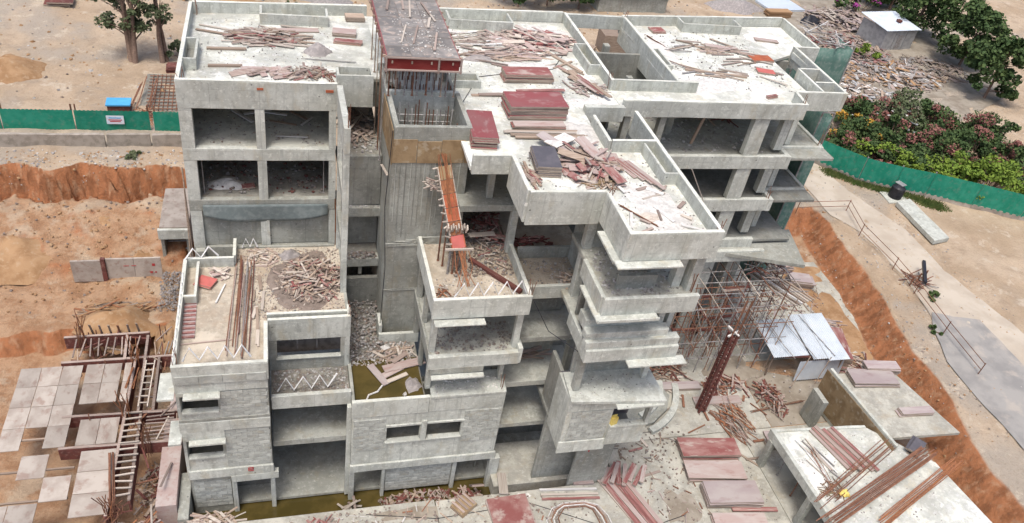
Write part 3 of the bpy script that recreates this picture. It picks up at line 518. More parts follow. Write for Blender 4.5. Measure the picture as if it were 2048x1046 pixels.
# ================================================================== THINGS: makers
UNIT = {}
def unit_box(mats):
    key = tuple(mats)
    if key not in UNIT:
        m = MB(); m.bx(-.5, .5, -.5, .5, 0, 1)
        m.m = [1 if len(mats) > 1 else 0] * 6
        m.m[0] = m.m[1] = 0
        me = mesh('board', m.v, m.f, m.m)
        for q in mats: me.materials.append(M[q])
        UNIT[key] = me
    return UNIT[key]
def board(name, x, y, z, L, w_, t, rz, mats, parent=None, tilt=0, roll=0):
    o = bpy.data.objects.new(name, unit_box(mats)); COL.objects.link(o); o.parent = parent
    o.location = (x, y, z); o.scale = (L, w_, t); o.rotation_euler = (roll, tilt, rz); return o
def plank(label, group, x, y, z, L, deg, w_=.15, t=.05, mat='timber', tilt=0, name='loose_plank', cat='plank'):
    return tag(board(name, x, y, z + .004 + abs(tilt) * L * .5, L, w_, t, R(deg), [mat] if isinstance(mat, str) else mat, None, tilt), label, cat, group)
CW = dict(timber='brown', timber_pink='dusty brown', timber_pale='pale', white='whitish', steel='grey', rust='rusty', oxide='dark red', red='red', pink='pinkish')
def scatter(label, group, x0, x1, y0, y1, z, n, L=(.8, 2.2), mats=('timber', 'timber_pink', 'timber_pale'), main=None, spread=180, w_=(.08, .2), name='loose_plank', cat='plank'):
    for i in range(n):
        a = U(0, 180) if main is None else main + U(-spread, spread); x, y, l, mt = U(x0, x1), U(y0, y1), U(*L), rnd.choice(mats)
        u, v, q = (x - x0) / (x1 - x0), (y - y0) / (y1 - y0), (l - L[0]) / (L[1] - L[0])
        lab = '%s, %s %s, %s %s' % (label, 'short' if q < .33 else 'long' if q > .67 else 'medium', CW.get(mt, 'brown'), 'front' if v < .33 else 'rear' if v > .67 else 'middle', 'left' if u < .33 else 'right' if u > .67 else 'centre')
        plank(lab, group, x, y, z + U(0, .06), l, a, U(*w_), U(.03, .07), mt, U(-.02, .02), name, cat)
def stack(label, x, y, z, w_, d, n, deg, mats=('red', 'ply'), t=.07, jit=.05, group=None, top=None, cat='panel stack', name='panel_stack', pname='panel'):
    e = thing(name, label, cat, (x, y, z + .005), R(deg), group); zz = 0
    for i in range(n):
        mm = list(top) if top and i == n - 1 else list(mats)
        board(pname, U(-jit, jit), U(-jit, jit), zz, w_ * U(.95, 1.02), d * U(.94, 1.02), t, R(U(-2, 2)), mm, e); zz += t + .008
    return e
def rock(m, p, s, mi=0):
    b = len(m.v); rz = Matrix.Rotation(U(0, 6), 3, 'Z') @ Matrix.Rotation(U(0, 6), 3, 'X')
    for q in ((1, 0, 0), (-1, 0, 0), (0, 1, 0), (0, -1, 0), (0, 0, 1), (0, 0, -1)):
        v = rz @ (Vector(q) * s * U(.6, 1.2)); m.v.append((p[0] + v.x, p[1] + v.y, p[2] + v.z * .7))
    for f in ((0, 2, 4), (2, 1, 4), (1, 3, 4), (3, 0, 4), (2, 0, 5), (1, 2, 5), (3, 1, 5), (0, 3, 5)): m.f.append(tuple(b + i for i in f)); m.m.append(mi)
def rubble(label, x0, x1, y0, y1, z, n, s=(.04, .16), mats=('rubble', 'rubble_pale'), h=.1, name='rubble'):
    m = MB()
    for i in range(n):
        x, y = U(x0, x1), U(y0, y1); rock(m, (x, y, (height(x, y) if z is None else z) + U(0, h)), U(s[0], s[1]) * U(.4, 1), rnd.randrange(len(mats)))
    return tag(m.build(name, mats), label, 'rubble', kind='stuff')
def heap(label, cx, cy, z, rx, ry, h, n, mats=('timber', 'timber_pink', 'timber_pale', 'red'), L=(.5, 1.9), main=None, spread=90, name='scrap_heap', dirt=None, w_=(.05, .17)):
    m = MB()
    for i in range(n):
        a, q = U(0, 6.283), math.sqrt(U(0, 1)); x, y = math.cos(a) * rx * q, math.sin(a) * ry * q
        zz = h * .75 * (1 - q * q) * U(.05, 1) + .03; yaw = U(0, 3.14) if main is None else R(main + U(-spread, spread))
        l = U(*L) if U(0, 1) < .6 else U(.15, .6); ww = U(*w_); tt = U(.02, .06); mi = rnd.randrange(len(mats))
        mt = Matrix.Translation((cx + x, cy + y, z + zz)) @ Euler((U(-.35, .35), U(-.28, .28) * min(1, h), yaw)).to_matrix().to_4x4()
        if U(0, 1) < .3:                                # split or bent piece
            k_ = U(.3, .7); bend = Matrix.Translation((l * (k_ - .5), 0, 0)) @ Euler((0, U(-.2, .2), U(-.25, .25))).to_matrix().to_4x4()
            m.quadbox(mt @ Matrix.Translation((l * (k_ / 2 - .5), 0, 0)), l * k_, ww, tt, mi); m.quadbox(mt @ bend @ Matrix.Translation((l * (1 - k_) / 2, 0, 0)), l * (1 - k_), ww * U(.6, 1), tt, mi)
        else: m.quadbox(mt, l, ww, tt, mi)
    if dirt:
        for i in range(dirt): 
            a, q = U(0, 6.283), math.sqrt(U(0, 1)); rock(m, (cx + math.cos(a) * rx * 1.15 * q, cy + math.sin(a) * ry * 1.15 * q, z + U(0, .12)), U(.04, .13), len(mats))
    return tag(m.build(name, list(mats) + (['soilheap'] if dirt else [])), label, 'scrap heap', kind='stuff')
def mound(label, cx, cy, z, rx, ry, h, mat, name='mortar_spill', cat='mortar', n=18, kind='stuff', rough=.5):
    vs_, fs_ = [(cx, cy, z + h)], []; rings = 6; sd_ = U(0, 50)
    for r in range(1, rings + 1):
        for j in range(n):
            a = 6.2832 * j / n; q = r / rings
            k_ = 1 + rough * noise.noise(Vector((math.cos(a) * 1.7 + sd_, math.sin(a) * 1.7, 0)))
            zz = h * (1 - q ** 1.6) * (1 + rough * noise.noise(Vector((math.cos(a) * q * 3, math.sin(a) * q * 3, sd_))))
            vs_.append((cx + math.cos(a) * rx * q * k_, cy + math.sin(a) * ry * q * k_, z + (zz if r < rings else -.01)))
    for j in range(n): fs_.append((0, 1 + j, 1 + (j + 1) % n))
    for r in range(rings - 1):
        for j in range(n): a = 1 + r * n + j; b = 1 + r * n + (j + 1) % n; fs_.append((a, a + n, b + n, b))
    o = link(name, mesh(name, vs_, fs_, None, True), mat); return tag(o, label, cat, kind=kind)
def bars(label, pts0, pts1, n, width, r=.022, mat='rust', sag=.0, name='bar_bundle', cat='steel bars', lift=.03, group=None, jit=.25):
    a, b = Vector(pts0), Vector(pts1); d = (b - a).normalized(); s = d.cross(Vector((0, 0, 1))).normalized()
    e = thing(name, label, cat, a, 0, group)
    for i in range(n):
        m = MB(); o = U(-.5, .5) * width; o2 = o + U(-.5, .5) * width * .35; u = U(0, jit); v = U(0, jit); pts = []
        for k_ in range(7):
            q = k_ / 6; p = a.lerp(b, q) - a + d * (u * (1 - q) - v * q) + s * (o * (1 - q) + o2 * q) + Vector((0, 0, lift + U(0, .03) + .03 * (i % 3) - sag * 4 * q * (1 - q)))
            pts.append(p + s * U(-.012, .012))
        m.tube(pts, r, 5); m.build('steel_bar', mat if isinstance(mat, str) else mat[i % len(mat)], e)
    return e
def zigzag(label, p0, p1, n, h, r=.055, mat='zig', group='zigzag bar chairs', flat=True):
    a, b = Vector(p0), Vector(p1); d = (b - a) / n; s = (b - a).normalized().cross(Vector((0, 0, 1)))
    pts = []
    for i in range(n + 1):
        up = i % 2; pts.append(a + d * (i + U(-.08, .08)) + Vector((0, 0, r + (h * up if not flat else h * .72 * up))) - s * (h * .55 * up if flat else 0) * -1)
    m = MB(); m.tube(pts, r, 6); return tag(m.build('zigzag_bar', mat), label, 'bar chair', group)
def prop(label, group, x, y, z0, z1, mat='steel', r=.035, lean=(0, 0)):
    e = thing('steel_prop', label, 'prop', (x, y, z0), 0, group); h = z1 - z0
    m = MB(); m.tube([(0, 0, .01), (lean[0] * .55, lean[1] * .55, h * .55)], r, 6); m.build('outer_tube', mat, e)
    m = MB(); m.tube([(lean[0] * .5, lean[1] * .5, h * .5), (lean[0], lean[1], h - .01)], r * .7, 6); m.build('inner_tube', mat, e)
    m = MB(); m.bx(-.07, .07, -.07, .07, 0, .012); m.build('base_plate', mat, e); return e
def leaves(m, c, rad, n, s, mi=0, flat=.75):
    for i in range(n):
        v = Vector((rnd.gauss(0, 1), rnd.gauss(0, 1), rnd.gauss(0, 1))).normalized() * (U(.25, 1) ** .5)
        p = Vector(c) + Vector((v.x * rad, v.y * rad, v.z * rad * flat)); q = Euler((U(-1.1, 1.1), U(-1.1, 1.1), U(0, 6.28))).to_matrix(); k_ = s * U(.6, 1.3)
        b = len(m.v)
        for x, y in ((-.5, -.25), (.1, -.42), (.55, 0), (.1, .42), (-.5, .2)): m.v.append(tuple(p + q @ Vector((x * k_, y * k_, abs(y) * k_ * .35))))
        m.f.append((b, b + 1, b + 2)); m.f.append((b, b + 2, b + 3, b + 4)); m.m += [mi, mi]
def tree(label, x, y, z, h, rad, nclump, mat='leaf', ls=.32, per=130, crown0=.35, name='tree', trunks=1, extra=None, lean=.3):
    e = thing(name, label, 'tree', (x, y, z)); t = MB(); m = MB(); cl = []
    for k_ in range(trunks):
        bx_, by_ = (U(-.4, .4), U(-.4, .4)) if trunks > 1 else (0, 0); lx, ly = bx_ + U(-lean, lean) * h * .2, by_ + U(-lean, lean) * h * .2
        t.tube([(bx_, by_, -.2), (bx_ * .9 + lx * .3, by_ + ly * .3, h * .3), (lx * .7, ly * .7, h * .6), (lx, ly, h * .85)], [h * .028, h * .022, h * .014, h * .006], 7)
        for i in range(nclump // trunks):
            zz = h * (crown0 + (1 - crown0) * U(.05, 1)); q = (zz / h - crown0) / (1 - crown0); rr = rad * (math.sin(min(q * 2.6 + .35, 3.0)) * .8 + .2); a = U(0, 6.28); d = rr * math.sqrt(U(.05, 1))
            c = (lx + math.cos(a) * d, ly + math.sin(a) * d, zz); cl.append(c)
            if i % 2 == 0: t.tube([(lx * .6, ly * .6, zz * .7), ((lx * .6 + c[0]) / 2, (ly * .6 + c[1]) / 2, zz * .88), c], [h * .008, h * .005, h * .002], 5)
    for c in cl: leaves(m, c, rad * U(.13, .36), int(per * U(.5, 1.1)), ls * U(.75, 1.15))
    t.build('trunk', 'bark', e, True); m.build('crown', mat, e)
    if extra:
        f = MB()
        for c in cl:
            if U(0, 1) < .6: leaves(f, (c[0], c[1], c[2] + .15), rad * .3, 14, ls * .8)
        f.build('flowers', extra, e)['kind'] = 'stuff'
    return e
def bush(label, x, y, z, rx, h, mat='leaf', flower=None, nc=14, per=110, ls=.3, fl=26, group=None, name='flowering_shrub'):
    e = thing(name, label, 'shrub', (x, y, z), 0, group); m = MB(); t = MB(); f = MB()
    for i in range(nc):
        a, q = U(0, 6.28), math.sqrt(U(0, 1)); c = (math.cos(a) * rx * q * U(.8, 1.25), math.sin(a) * rx * q, h * (1 - .6 * q * q) * U(.4, 1.1)); r_ = rx * U(.12, .36)
        bloom = flower and U(0, 1) < .42
        if bloom: leaves(f, c, r_ * .8, int(per * .7), ls * .75, 0, .7); leaves(m, (c[0], c[1], c[2] - r_ * .4), r_, per // 3, ls)
        else: leaves(m, c, r_, int(per * U(.5, 1.2)), ls * U(.7, 1.2))
        t.tube([(c[0] * .2, c[1] * .2, 0), (c[0] * .6, c[1] * .6, c[2] * .6), (c[0], c[1], c[2] + r_ * U(.2, 1.1))], [.05, .035, .01], 5)
    t.build('stems', 'bark', e)['kind'] = 'stuff'; m.build('foliage', mat, e)['kind'] = 'stuff'
    if flower: f.build('flowers', flower, e)['kind'] = 'stuff'
    return e
def corrugated(name, x0, x1, y0, y1, z00, z01, mat, parent, pitch=.16, amp=.03):
    n = int((x1 - x0) / pitch) * 2; vs_, fs_ = [], []
    for i in range(n + 1):
        x = x0 + (x1 - x0) * i / n; d = amp * (1 if i % 2 else -1)
        vs_ += [(x, y0, z00 + d), (x, y1, z01 + d), (x, y0, z00 + d - .012), (x, y1, z01 + d - .012)]
    for i in range(n):
        a = i * 4; fs_ += [(a, a + 4, a + 5, a + 1), (a + 2, a + 3, a + 7, a + 6), (a, a + 2, a + 6, a + 4), (a + 1, a + 5, a + 7, a + 3)]
    return link(name, mesh(name, vs_, fs_), mat, parent)

ORD = ['first', 'second', 'third', 'fourth', 'fifth', 'sixth', 'seventh', 'eighth', 'ninth', 'tenth', 'eleventh', 'twelfth']
def nth(i, n, a='left', b='right'): return 'outermost at the ' + a if i == 0 else 'outermost at the ' + b if i == n - 1 else ORD[i] + ' from the ' + a
# ================================================================== ROOFS
Z = ZR + .02
# --- left roof
heap('tangled heap of brown and pale timber offcuts on the left roof', .3, 7.0, Z, 2.2, 1.25, .35, 120, main=0, spread=35)
scatter('loose plank on the left roof', 'planks on the left roof', -2.6, 3.0, 5.6, 8.6, Z, 16, (.8, 2.2), main=0, spread=20)
plank('long dusty pink panel strip lying near the back planter', None, 1.9, 9.05 - .9, Z, 3.0, 6, .55, .06, ['pink', 'ply'], 0, 'panel_strip', 'panel')
plank('long pale brown batten halfway along the left roof, beside small planter', None, -1.75, 5.2, Z, 2.1, 2, .2, .1, 'timber', 0, 'batten', 'batten')
plank('long pale brown batten nearest the front parapet of the left roof', None, -1.75, 3.05, Z, 1.75, 3, .2, .1, 'timber', 0, 'batten', 'batten')
mound('grey dome of hardened sacks and mortar on the left roof', 3.2, 5.3, Z, .75, .62, .55, 'sack', 'mortar_mound', 'mound', kind=None, rough=.35)
stack('short stack of brown boards by the shaft on the left roof', 4.9, 7.9, Z, 1.4, .8, 3, -6, ('pink', 'ply')); stack('stack of red-brown battens with pale ends in front of shaft scaffold', 5.0, 6.7, Z, 1.7, .5, 2, -8, ('red', 'timber'))
stack('brown boards piled against the formwork tower at the back of roof', 5.7, 10.2, Z, 1.2, .7, 4, 3, ('timber', 'ply'))
heap('spread of dusty pink broken panels near the front parapet', .5, 2.4, Z, 1.9, .55, .18, 34, ('pink', 'timber_pink', 'pink'), (.5, 1.5), 15, 25, w_=(.15, .45)); heap('heap of timber scraps and pale rubble beside the front planter', 2.5, 2.6, Z, 1.1, .6, .3, 50, dirt=60)
bars('two thin grey bars lying near the dome on left roof', (2.3, 4.3, Z), (5.4, 4.0, Z), 2, .1, mat='steel'); bars('thin bent bars leaning toward the front corner planter', (3.0, 3.3, Z), (3.9, 1.2, Z), 3, .2)
rubble('pale crumbs of mortar scattered over the left roof', -3.6, 4, .5, 9.5, Z, 500, (.02, .09), ('dust', 'rubble'), .02)
# --- formwork tower over the rear shaft
e = thing('slab_formwork', 'raised shutter deck of grey sheets with red edge boards above shaft', 'formwork', (0, 0, 0))
DX0, DX1, DY0, DY1, DZ = 6.25, 9.95, -1.55, 7.2, 22.85
for j in range(7):
    for i in range(3):
        x0 = DX0 + (DX1 - DX0) * i / 3; y0 = DY0 + (DY1 - DY0) * j / 7
        board('deck_sheet', x0 + .61, y0 + .62, DZ + U(0, .015), 1.215, 1.22, .04, R(U(-.4, .4)), ['grey_panel', 'ply'], e)
for x0, x1 in ((DX0, 8.85), (8.9, DX1)): board('edge_board', (x0 + x1) / 2, DY0 - .03, DZ - .62, x1 - x0, .05, .62, 0, ['deepred'], e)
for j in range(3): board('edge_board', DX0 - .03, DY0 + 1.45 + 2.9 * j, DZ - .42, 2.85, .05, .5, R(90), ['redclean'], e)
board('edge_board', DX1 + .03, 2.8, DZ - .42, 8.7, .05, .42, R(90), ['redclean'], e)
for x in (6.5, 7.5, 8.5, 9.6): board('bearer', x, 2.8, DZ - .3, 8.9, .08, .14, R(90), ['timber'], e)
for j in range(9): board('joist', 8.1, DY0 + .3 + j * 1.0, DZ - .14, 4.1, .08, .12, 0, ['timber'], e)
board('edge_rail', 8.1, DY0 - .1, DZ - .68, 4.0, .1, .07, 0, ['timber_pink'], e); board('edge_rail', 8.1, DY0 - .1, DZ - .02, 4.0, .08, .07, 0, ['timber_pink'], e)
for x in (DX0 - .06, 8.87, DX1 + .08): board('post', x, DY0 - .12, DZ - .75, .09, .09, .86, 0, ['timber_pink'], e)
scatter('batten on the raised shutter deck', 'battens on the raised deck', 6.8, 9.5, -.8, 6.4, DZ + .05, 9, (1.2, 2.6), ('timber_pale', 'timber_pink'), 88, 12, (.08, .14), 'batten', 'batten')
rubble('cement crumbs spilled on the raised shutter deck', 7.0, 9.7, -1.3, 4.5, DZ + .05, 260, (.03, .1), ('dust', 'rubble_pale'), .02)
for i, x in enumerate([6.5 + .38 * i for i in range(10)]):
    for y in (-1.1, .6, 2.2): prop('slender prop under the raised deck, %s row, %s' % ('front' if y < 0 else 'middle' if y < 1 else 'rear', nth(i, 10)), 'props under the raised deck', x + U(-.08, .08), y + U(-.1, .1), 17.6 if y > -.4 else 20.53, DZ - .32, rnd.choice(('steel', 'timber', 'steel', 'rust')), .045)
for i, y in enumerate((-1.0, .3, 1.6, 3.0, 4.6)): prop('tall prop along the left deck edge, ' + nth(i, 5, 'front', 'back'), 'props beside the left roof', 6.2, y + U(-.2, .2), 19.82 if y > 2.3 else 16.5, DZ - .32, rnd.choice(('rust', 'timber', 'steel')), .04)
# --- middle roof
heap('broad spread of pinkish broken shuttering boards on middle roof', 17.2, 8.3, Z, 2.9, 1.6, .45, 130, ('pink', 'timber_pink', 'timber_pale', 'red', 'pink'), (.6, 2.2), -25, 40, w_=(.08, .4))
heap('low run of pale battens left of the pinkish spread', 13.4, 7.9, Z, 2.2, 1.6, .2, 60, ('timber_pale', 'timber_pink', 'white'), (.8, 2.6), 0, 25)
heap('line of grey and brown planks across the middle roof', 14.4, 5.7, Z, 2.4, .6, .25, 50, ('timber', 'timber_pink', 'pink'), (1, 2.6), 0, 15); mound('grey pile of sand beside plank line on the middle roof', 12.7, 5.2, Z, 1.0, .4, .25, 'sack', 'sand_pile', 'sand')
scatter('loose batten on the middle roof', 'battens on the middle roof', 11.5, 19.3, 3.6, 10, Z, 22, (.8, 2.4), ('timber_pale', 'timber_pink', 'timber'), 0, 60)
plank('long brown plank slanting toward the courtyard planter', None, 18.2, 5.2, Z, 3.2, -62, .22, .09, 'timber', 0, 'plank', 'plank')
mound('white mortar dust spread over the rear right of middle roof', 18.3, 9.6, Z - .01, 1.6, 1.4, .08, 'dust'); mound('white mortar dust drifted along the middle of the roof', 15.5, 4.6, Z - .01, 2.2, .5, .1, 'dust'); mound('white mortar dust by the low right roof edge', 18.3, -.1, Z - .01, 1.2, .8, .1, 'dust')
stack('dull red panels with clamps stacked farthest back on the middle roof', 15.1, 2.7, Z, 3.0, 1.1, 6, 1, ('red', 'ply'), .08); stack('tall stack of clean red panels in centre of the middle roof', 14.45, -1.4, Z, 3.35, 1.75, 9, 2, ('redclean', 'ply'), .085, .03)
stack('red panel stack with long side toward the lift shaft', 10.95, -3.9, Z, 1.35, 2.9, 7, -5, ('redclean', 'ply'), .085, .05); stack('low stack of red and white boards in front of tall red stack', 14.3, -3.0, Z, 3.0, .6, 3, 0, ('red', 'ply'), .07, .05, None, ('pink', 'ply'))
for i, (x, y, L, d) in enumerate(((14.5, .75, 4.6, 4), (13.3, .5, 3.2, 3), (15.5, 1.0, 3.0, 5), (12.6, .55, 2.6, 6), (15.0, .5, 3.4, 2))): plank('brown plank in the long row between two red stacks', 'plank row between the stacks', x, y, Z + .06 * (i % 3), L, d, .22, .07, ('timber', 'timber_pink', 'red')[i % 3])
for i, (x, y, L, d) in enumerate(((14.5, -3.5, 4.2, 1), (14.2, -3.75, 4.0, -1), (14.8, -4.0, 4.0, 2), (14.4, -4.25, 3.4, 0), (15.2, -3.65, 3.2, 3), (14.0, -4.05, 3.0, -2))): plank('brown plank of the bundle before the red stacks, ' + ('rearmost', 'second from the back', 'third from the back', 'frontmost', 'short one at the right', 'short one at the left')[i], 'plank bundle before the stacks', x, y, Z + .07 * (i % 2), L, d, .18, .08, ('timber', 'timber_pale', 'timber')[i % 3])
for i in range(9): plank('dull red board strewn by the right parapet, ' + nth(i, 9, 'back', 'front'), 'boards by the right parapet', 17.9 + i * .16 + U(-.3, .3), 3.6 - i * .32 + U(-.3, .3), Z + .03 * i, U(1.6, 2.8), -58 + U(-18, 14), U(.2, .45), .05, rnd.choice((['red', 'ply'], ['pink', 'ply'], ['timber'])), .01, 'board', 'board')
heap('scraps of pink timber below the courtyard corner', 18.6, 1.6, Z, 1.0, .9, .3, 40, ('pink', 'timber_pink', 'timber_pale'))
# --- roof over the right bay
stack('dark grey panel stack with pale sides on front roof', 13.6, -6.85, Z, 1.25, 2.1, 6, -4, ('dark_panel', 'ply'), .085, .03)
heap('tall tangle of red and pink shutter boards on front roof', 16.0, -6.9, Z, 1.7, 1.7, .8, 95, ('pink', 'red', 'timber_pale', 'timber', 'pink'), (.6, 2.3), None, 90, w_=(.07, .45), dirt=40)
heap('brown board scraps along the left parapet of front roof', 12.6, -7.9, Z, .35, 1.2, .2, 26, ('timber', 'red', 'timber_pink'), (.4, 1.2), 100, 25)
for i, (x, y, d, mm, tl) in enumerate(((14.5, -5.3, -50, 'mauve', .12), (14.9, -5.0, 40, 'dust', .1), (16.7, -7.9, -72, 'red', .1), (16.2, -6.2, -60, 'pink', .25), (17.0, -6.6, 60, 'timber_pale', .3), (15.6, -7.2, 80, 'timber_pale', .3))):
    plank(('pale mauve panel', 'white-dusted panel', 'coral red panel', 'pink panel', 'pale batten', 'long pale batten')[i] + ' propped on the tangle of the front roof', None, x, y, Z + .25, 2.0, d, (.7, .8, .6, .7, .1, .1)[i], .05, [mm, 'ply'] if i < 4 else mm, tl, 'plywood_offcut', 'board')
for i in range(7): plank('red strip board on the front roof, ' + nth(i, 7), 'red strips on the front roof', 17.6 + i * .17, -6.6 - .22 * i, Z + .02 * i, U(2.0, 3.0), -66 + U(-6, 6), .24, .05, ['red', 'ply'] if i % 2 else ['pink', 'ply'], 0, 'strip_board', 'board')
heap('fan of thin brown sticks in front of the tangle', 15.9, -8.6, Z, .9, .5, .25, 40, ('timber', 'plybrown', 'timber_pale'), (.4, 1.0), w_=(.03, .07))
scatter('timber scrap on the dusty front roof', 'scraps on the front roof', 16.2, 19.6, -12.8, -9, Z, 14, (.4, 1.5), ('timber_pale', 'timber_pink', 'white'))
mound('thick white mortar dust over the front roof', 18.2, -10.8, Z - .01, 1.5, 2.2, .10, 'dust'); mound('yellowish spill of sawdust near the front corner', 17.6, -11.4, Z + .02, .5, .45, .14, 'timber_pale', 'sawdust_spill', 'sawdust'); mound('white mortar dust around the light well edge', 16.6, -3.6, Z - .01, .9, 1.5, .1, 'dust')
bars('thin dark bars lying toward the front corner', (16.2, -10.4, Z), (17.6, -12.3, Z), 3, .3); rubble('pale chips of mortar on the outer front roof', 16, 20, -13, -10, Z, 200, (.02, .1), ('dust', 'rubble'), .03); rubble('pale chips of mortar on the inner front roof', 12.3, 19.8, -9.8, -5.8, Z, 260, (.02, .1), ('dust', 'rubble'), .03); rubble('pale chips of mortar on the middle roof', 10.6, 19.8, -.8, 10.8, Z, 600, (.02, .09), ('dust', 'rubble'), .02)
# --- right wing roof
for lab, x, y, w_, d, dg, mm in (('square red-brown board at the back left of the right roof', 26.9, 11.0, 1.1, .8, 8, 'red'), ('coral board near the right inner planter', 33.2, 6.9, 1.7, .9, 2, 'orange'), ('small round-edged coral board on right roof', 32.4, 4.9, 1.2, .7, -12, 'coral'), ('dark red scrap board by the front parapet', 31.0, 1.3, .9, .25, 18, 'red'), ('pink split board at the rear of right roof', 35.4, 10.2, 1.8, .5, -10, 'pink'), ('faded pink board in the middle of right roof', 30.4, 8.6, 1.5, .5, -15, 'pink')):
    stack(lab, x, y, Z, w_, d, 2, dg, (mm, 'ply'), .06, .08, cat='board', name='shutter_board', pname='board')
scatter('thin loose batten on the right roof', 'battens on the right roof', 26, 33.2, 2.5, 10.8, Z, 30, (.8, 3.2), ('timber', 'timber_pink', 'steel', 'timber_pale'), -10, 40, (.06, .16)); plank('long dark plank across the right roof front half', None, 28.5, 4.4, Z, 4.2, -12, .2, .1, 'timber', 0, 'plank', 'plank')
heap('flat heap of pink timber in the middle of right roof', 30.6, 8.2, Z, 1.6, .8, .2, 34, ('pink', 'timber_pink', 'timber'), (.6, 1.8), -10, 25)
for lab, x, y, rx, ry in (('white mortar dust covering the front left of right roof', 27.2, 2.8, 2.3, 1.1), ('white mortar dust at the rear right roof corner', 35.6, 10.8, 1.8, 1.1), ('white mortar dust beside the inner wall of right roof', 26.0, 7.6, .9, 2.0), ('white mortar dust along the front right parapet', 31.2, 2.4, 1.2, .8)): mound(lab, x, y, Z - .01, rx, ry, .12, 'dust')
rubble('pale chips of mortar on the right roof', 25.2, 33.9, 2.0, 11.2, Z, 600, (.03, .12), ('dust', 'rubble'), .03)
bars('thin dark bars crossing at the left of right roof', (25.6, 10.2, Z), (26.4, 8.0, Z), 3, .3)
# ================================================================== STAIR BAY, SHAFT FRONT, CHUTE
heap('heap of broken timber and rubble in stair bay beside the shaft', 5.2, 2.4, 16.5, .9, 2.0, .5, 60, ('timber', 'timber_pale', 'timber_pink'), (.5, 1.8), dirt=160); plank('long pale batten leaning in the stair bay heap', None, 5.1, 2.0, 16.9, 3.0, 70, .09, .06, 'timber_pale', .12, 'batten', 'batten'); plank('short pale batten crossing the long one in the stair bay', None, 5.6, 3.0, 17.0, 1.8, 110, .1, .06, 'timber_pale', .15, 'batten', 'batten')
rubble('rubble strewn along the edge of the stair bay', 4.4, 6.3, -.4, 7, 16.5, 420, (.03, .15)); stack('pale mauve block of panels at the rear of stair bay', 5.7, 4.3, 16.5, .7, .5, 4, 12, ('mauve', 'ply'), .1)
plank('narrow pale board leaning against the left side of lift shaft', None, 6.28, -2.6, 16.4, 2.6, 90, .14, .05, 'timber_pale', .35, 'board', 'board')
rubble('row of debris on the beam of the stair bay', 4.4, 6.3, -1.0, -.2, 13.2, 120, (.04, .14)); rubble('dark row of sacks and debris on lower landing', 4.4, 6.3, -1.5, -.9, 9.9, 140, (.05, .16), ('soilheap', 'rubble'), .2)
e = thing('stair_formwork', 'steep orange-red stair shutter running down from shaft to terrace', 'formwork', (0, 0, 0))
def chute(q): return Vector((9.0 + .75 * q, -4.75 - 2.35 * q, 18.5 - 3.6 * q))
for i in range(6):
    a, b = chute(i / 6 + .004), chute((i + 1) / 6 - .004); d = (b - a); c = (a + b) / 2
    ax = d.normalized(); sx_ = Vector((1, 0, 0)); sy_ = ax; sz_ = sx_.cross(sy_).normalized(); sx_ = sy_.cross(sz_)
    mt = Matrix.Translation(c) @ Matrix((sx_, sy_, sz_)).transposed().to_4x4()
    m = MB(); m.quadbox(mt, .66, d.length, .04); m.build('soffit_sheet', ('plybrown', 'rustlight', 'orange', 'orange', 'rustlight', 'coral')[i], e)
    for s in (-.35, .35):
        m = MB(); m.quadbox(mt @ Matrix.Translation((s, 0, .12)), .05, d.length, .3); m.build('side_board', 'timber_pale' if i != 5 else 'orange', e)
for i in range(11):
    p = chute(i / 11 + U(0, .04)); m = MB(); m.quadbox(Matrix.Translation(p + Vector((-.5, -.02, .02))) @ Euler((0, U(-.4, .3), U(-.5, .5))).to_matrix().to_4x4(), U(.15, .4), .06, .06); m.build('cleat', 'timber_pale', e)
for i in range(8):
    p = chute(.78 + .02 * (i % 2)); m = MB(); m.quadbox(Matrix.Translation(p + Vector((-.45 + i * .14, 0, .2))) @ Euler((.4, U(-.2, .2), 0)).to_matrix().to_4x4(), .06, .3, .35); m.build('cleat', 'timber_pale', e)
board('cross_batten', chute(1).x, chute(1).y - .05, chute(1).z - .05, 1.5, .1, .1, 0, ['timber_pale'], e)
for i in range(12):
    a = chute(-.28) + Vector((U(-.35, .45), U(0, .15), .1)); b = chute(U(.3, .8)) + Vector((U(-.4, .4), .02, .1)); m = MB(); m.tube([a + Vector((0, 0, .6)), a, a.lerp(b, .5) + Vector((0, 0, U(0, .1))), b], .02, 5); m.build('stair_bar', 'rustlight', e)
for i in range(9):
    a = chute(1) + Vector((U(-.3, .5), 0, .05)); m = MB(); m.tube([a, a + Vector((U(-.2, .3), -.6, -.8)), a + Vector((U(-.2, .5), -1.2, -1.62))], .022, 5); m.build('stair_bar', 'rustlight', e)
for i, (q, dx) in enumerate(((.98, -.45), (.98, -.2), (.98, .05), (.9, -.3), (.85, .3), (.7, -.4), (.6, .3), (.5, -.4))):
    p = chute(q); prop('grey steel prop under the orange stair shutter', 'props under the stair shutter', p.x + dx, p.y, 13.22, p.z - .05, rnd.choice(('steel', 'steel', 'rust')), .05)
heap('knot of orange bars and sticks at foot of stair shutter', 8.95, -8.6, 13.22, .5, .5, .5, 20, ('rustlight', 'timber_pale', 'rust'), (.5, 1.2), w_=(.03, .05)); heap('bristle of pale sticks beside the top of stair shutter', 8.45, -4.9, 17.3, .3, .3, .6, 22, ('timber_pale', 'timber_pink'), (.4, .9), w_=(.05, .09), name='stick_bristle')
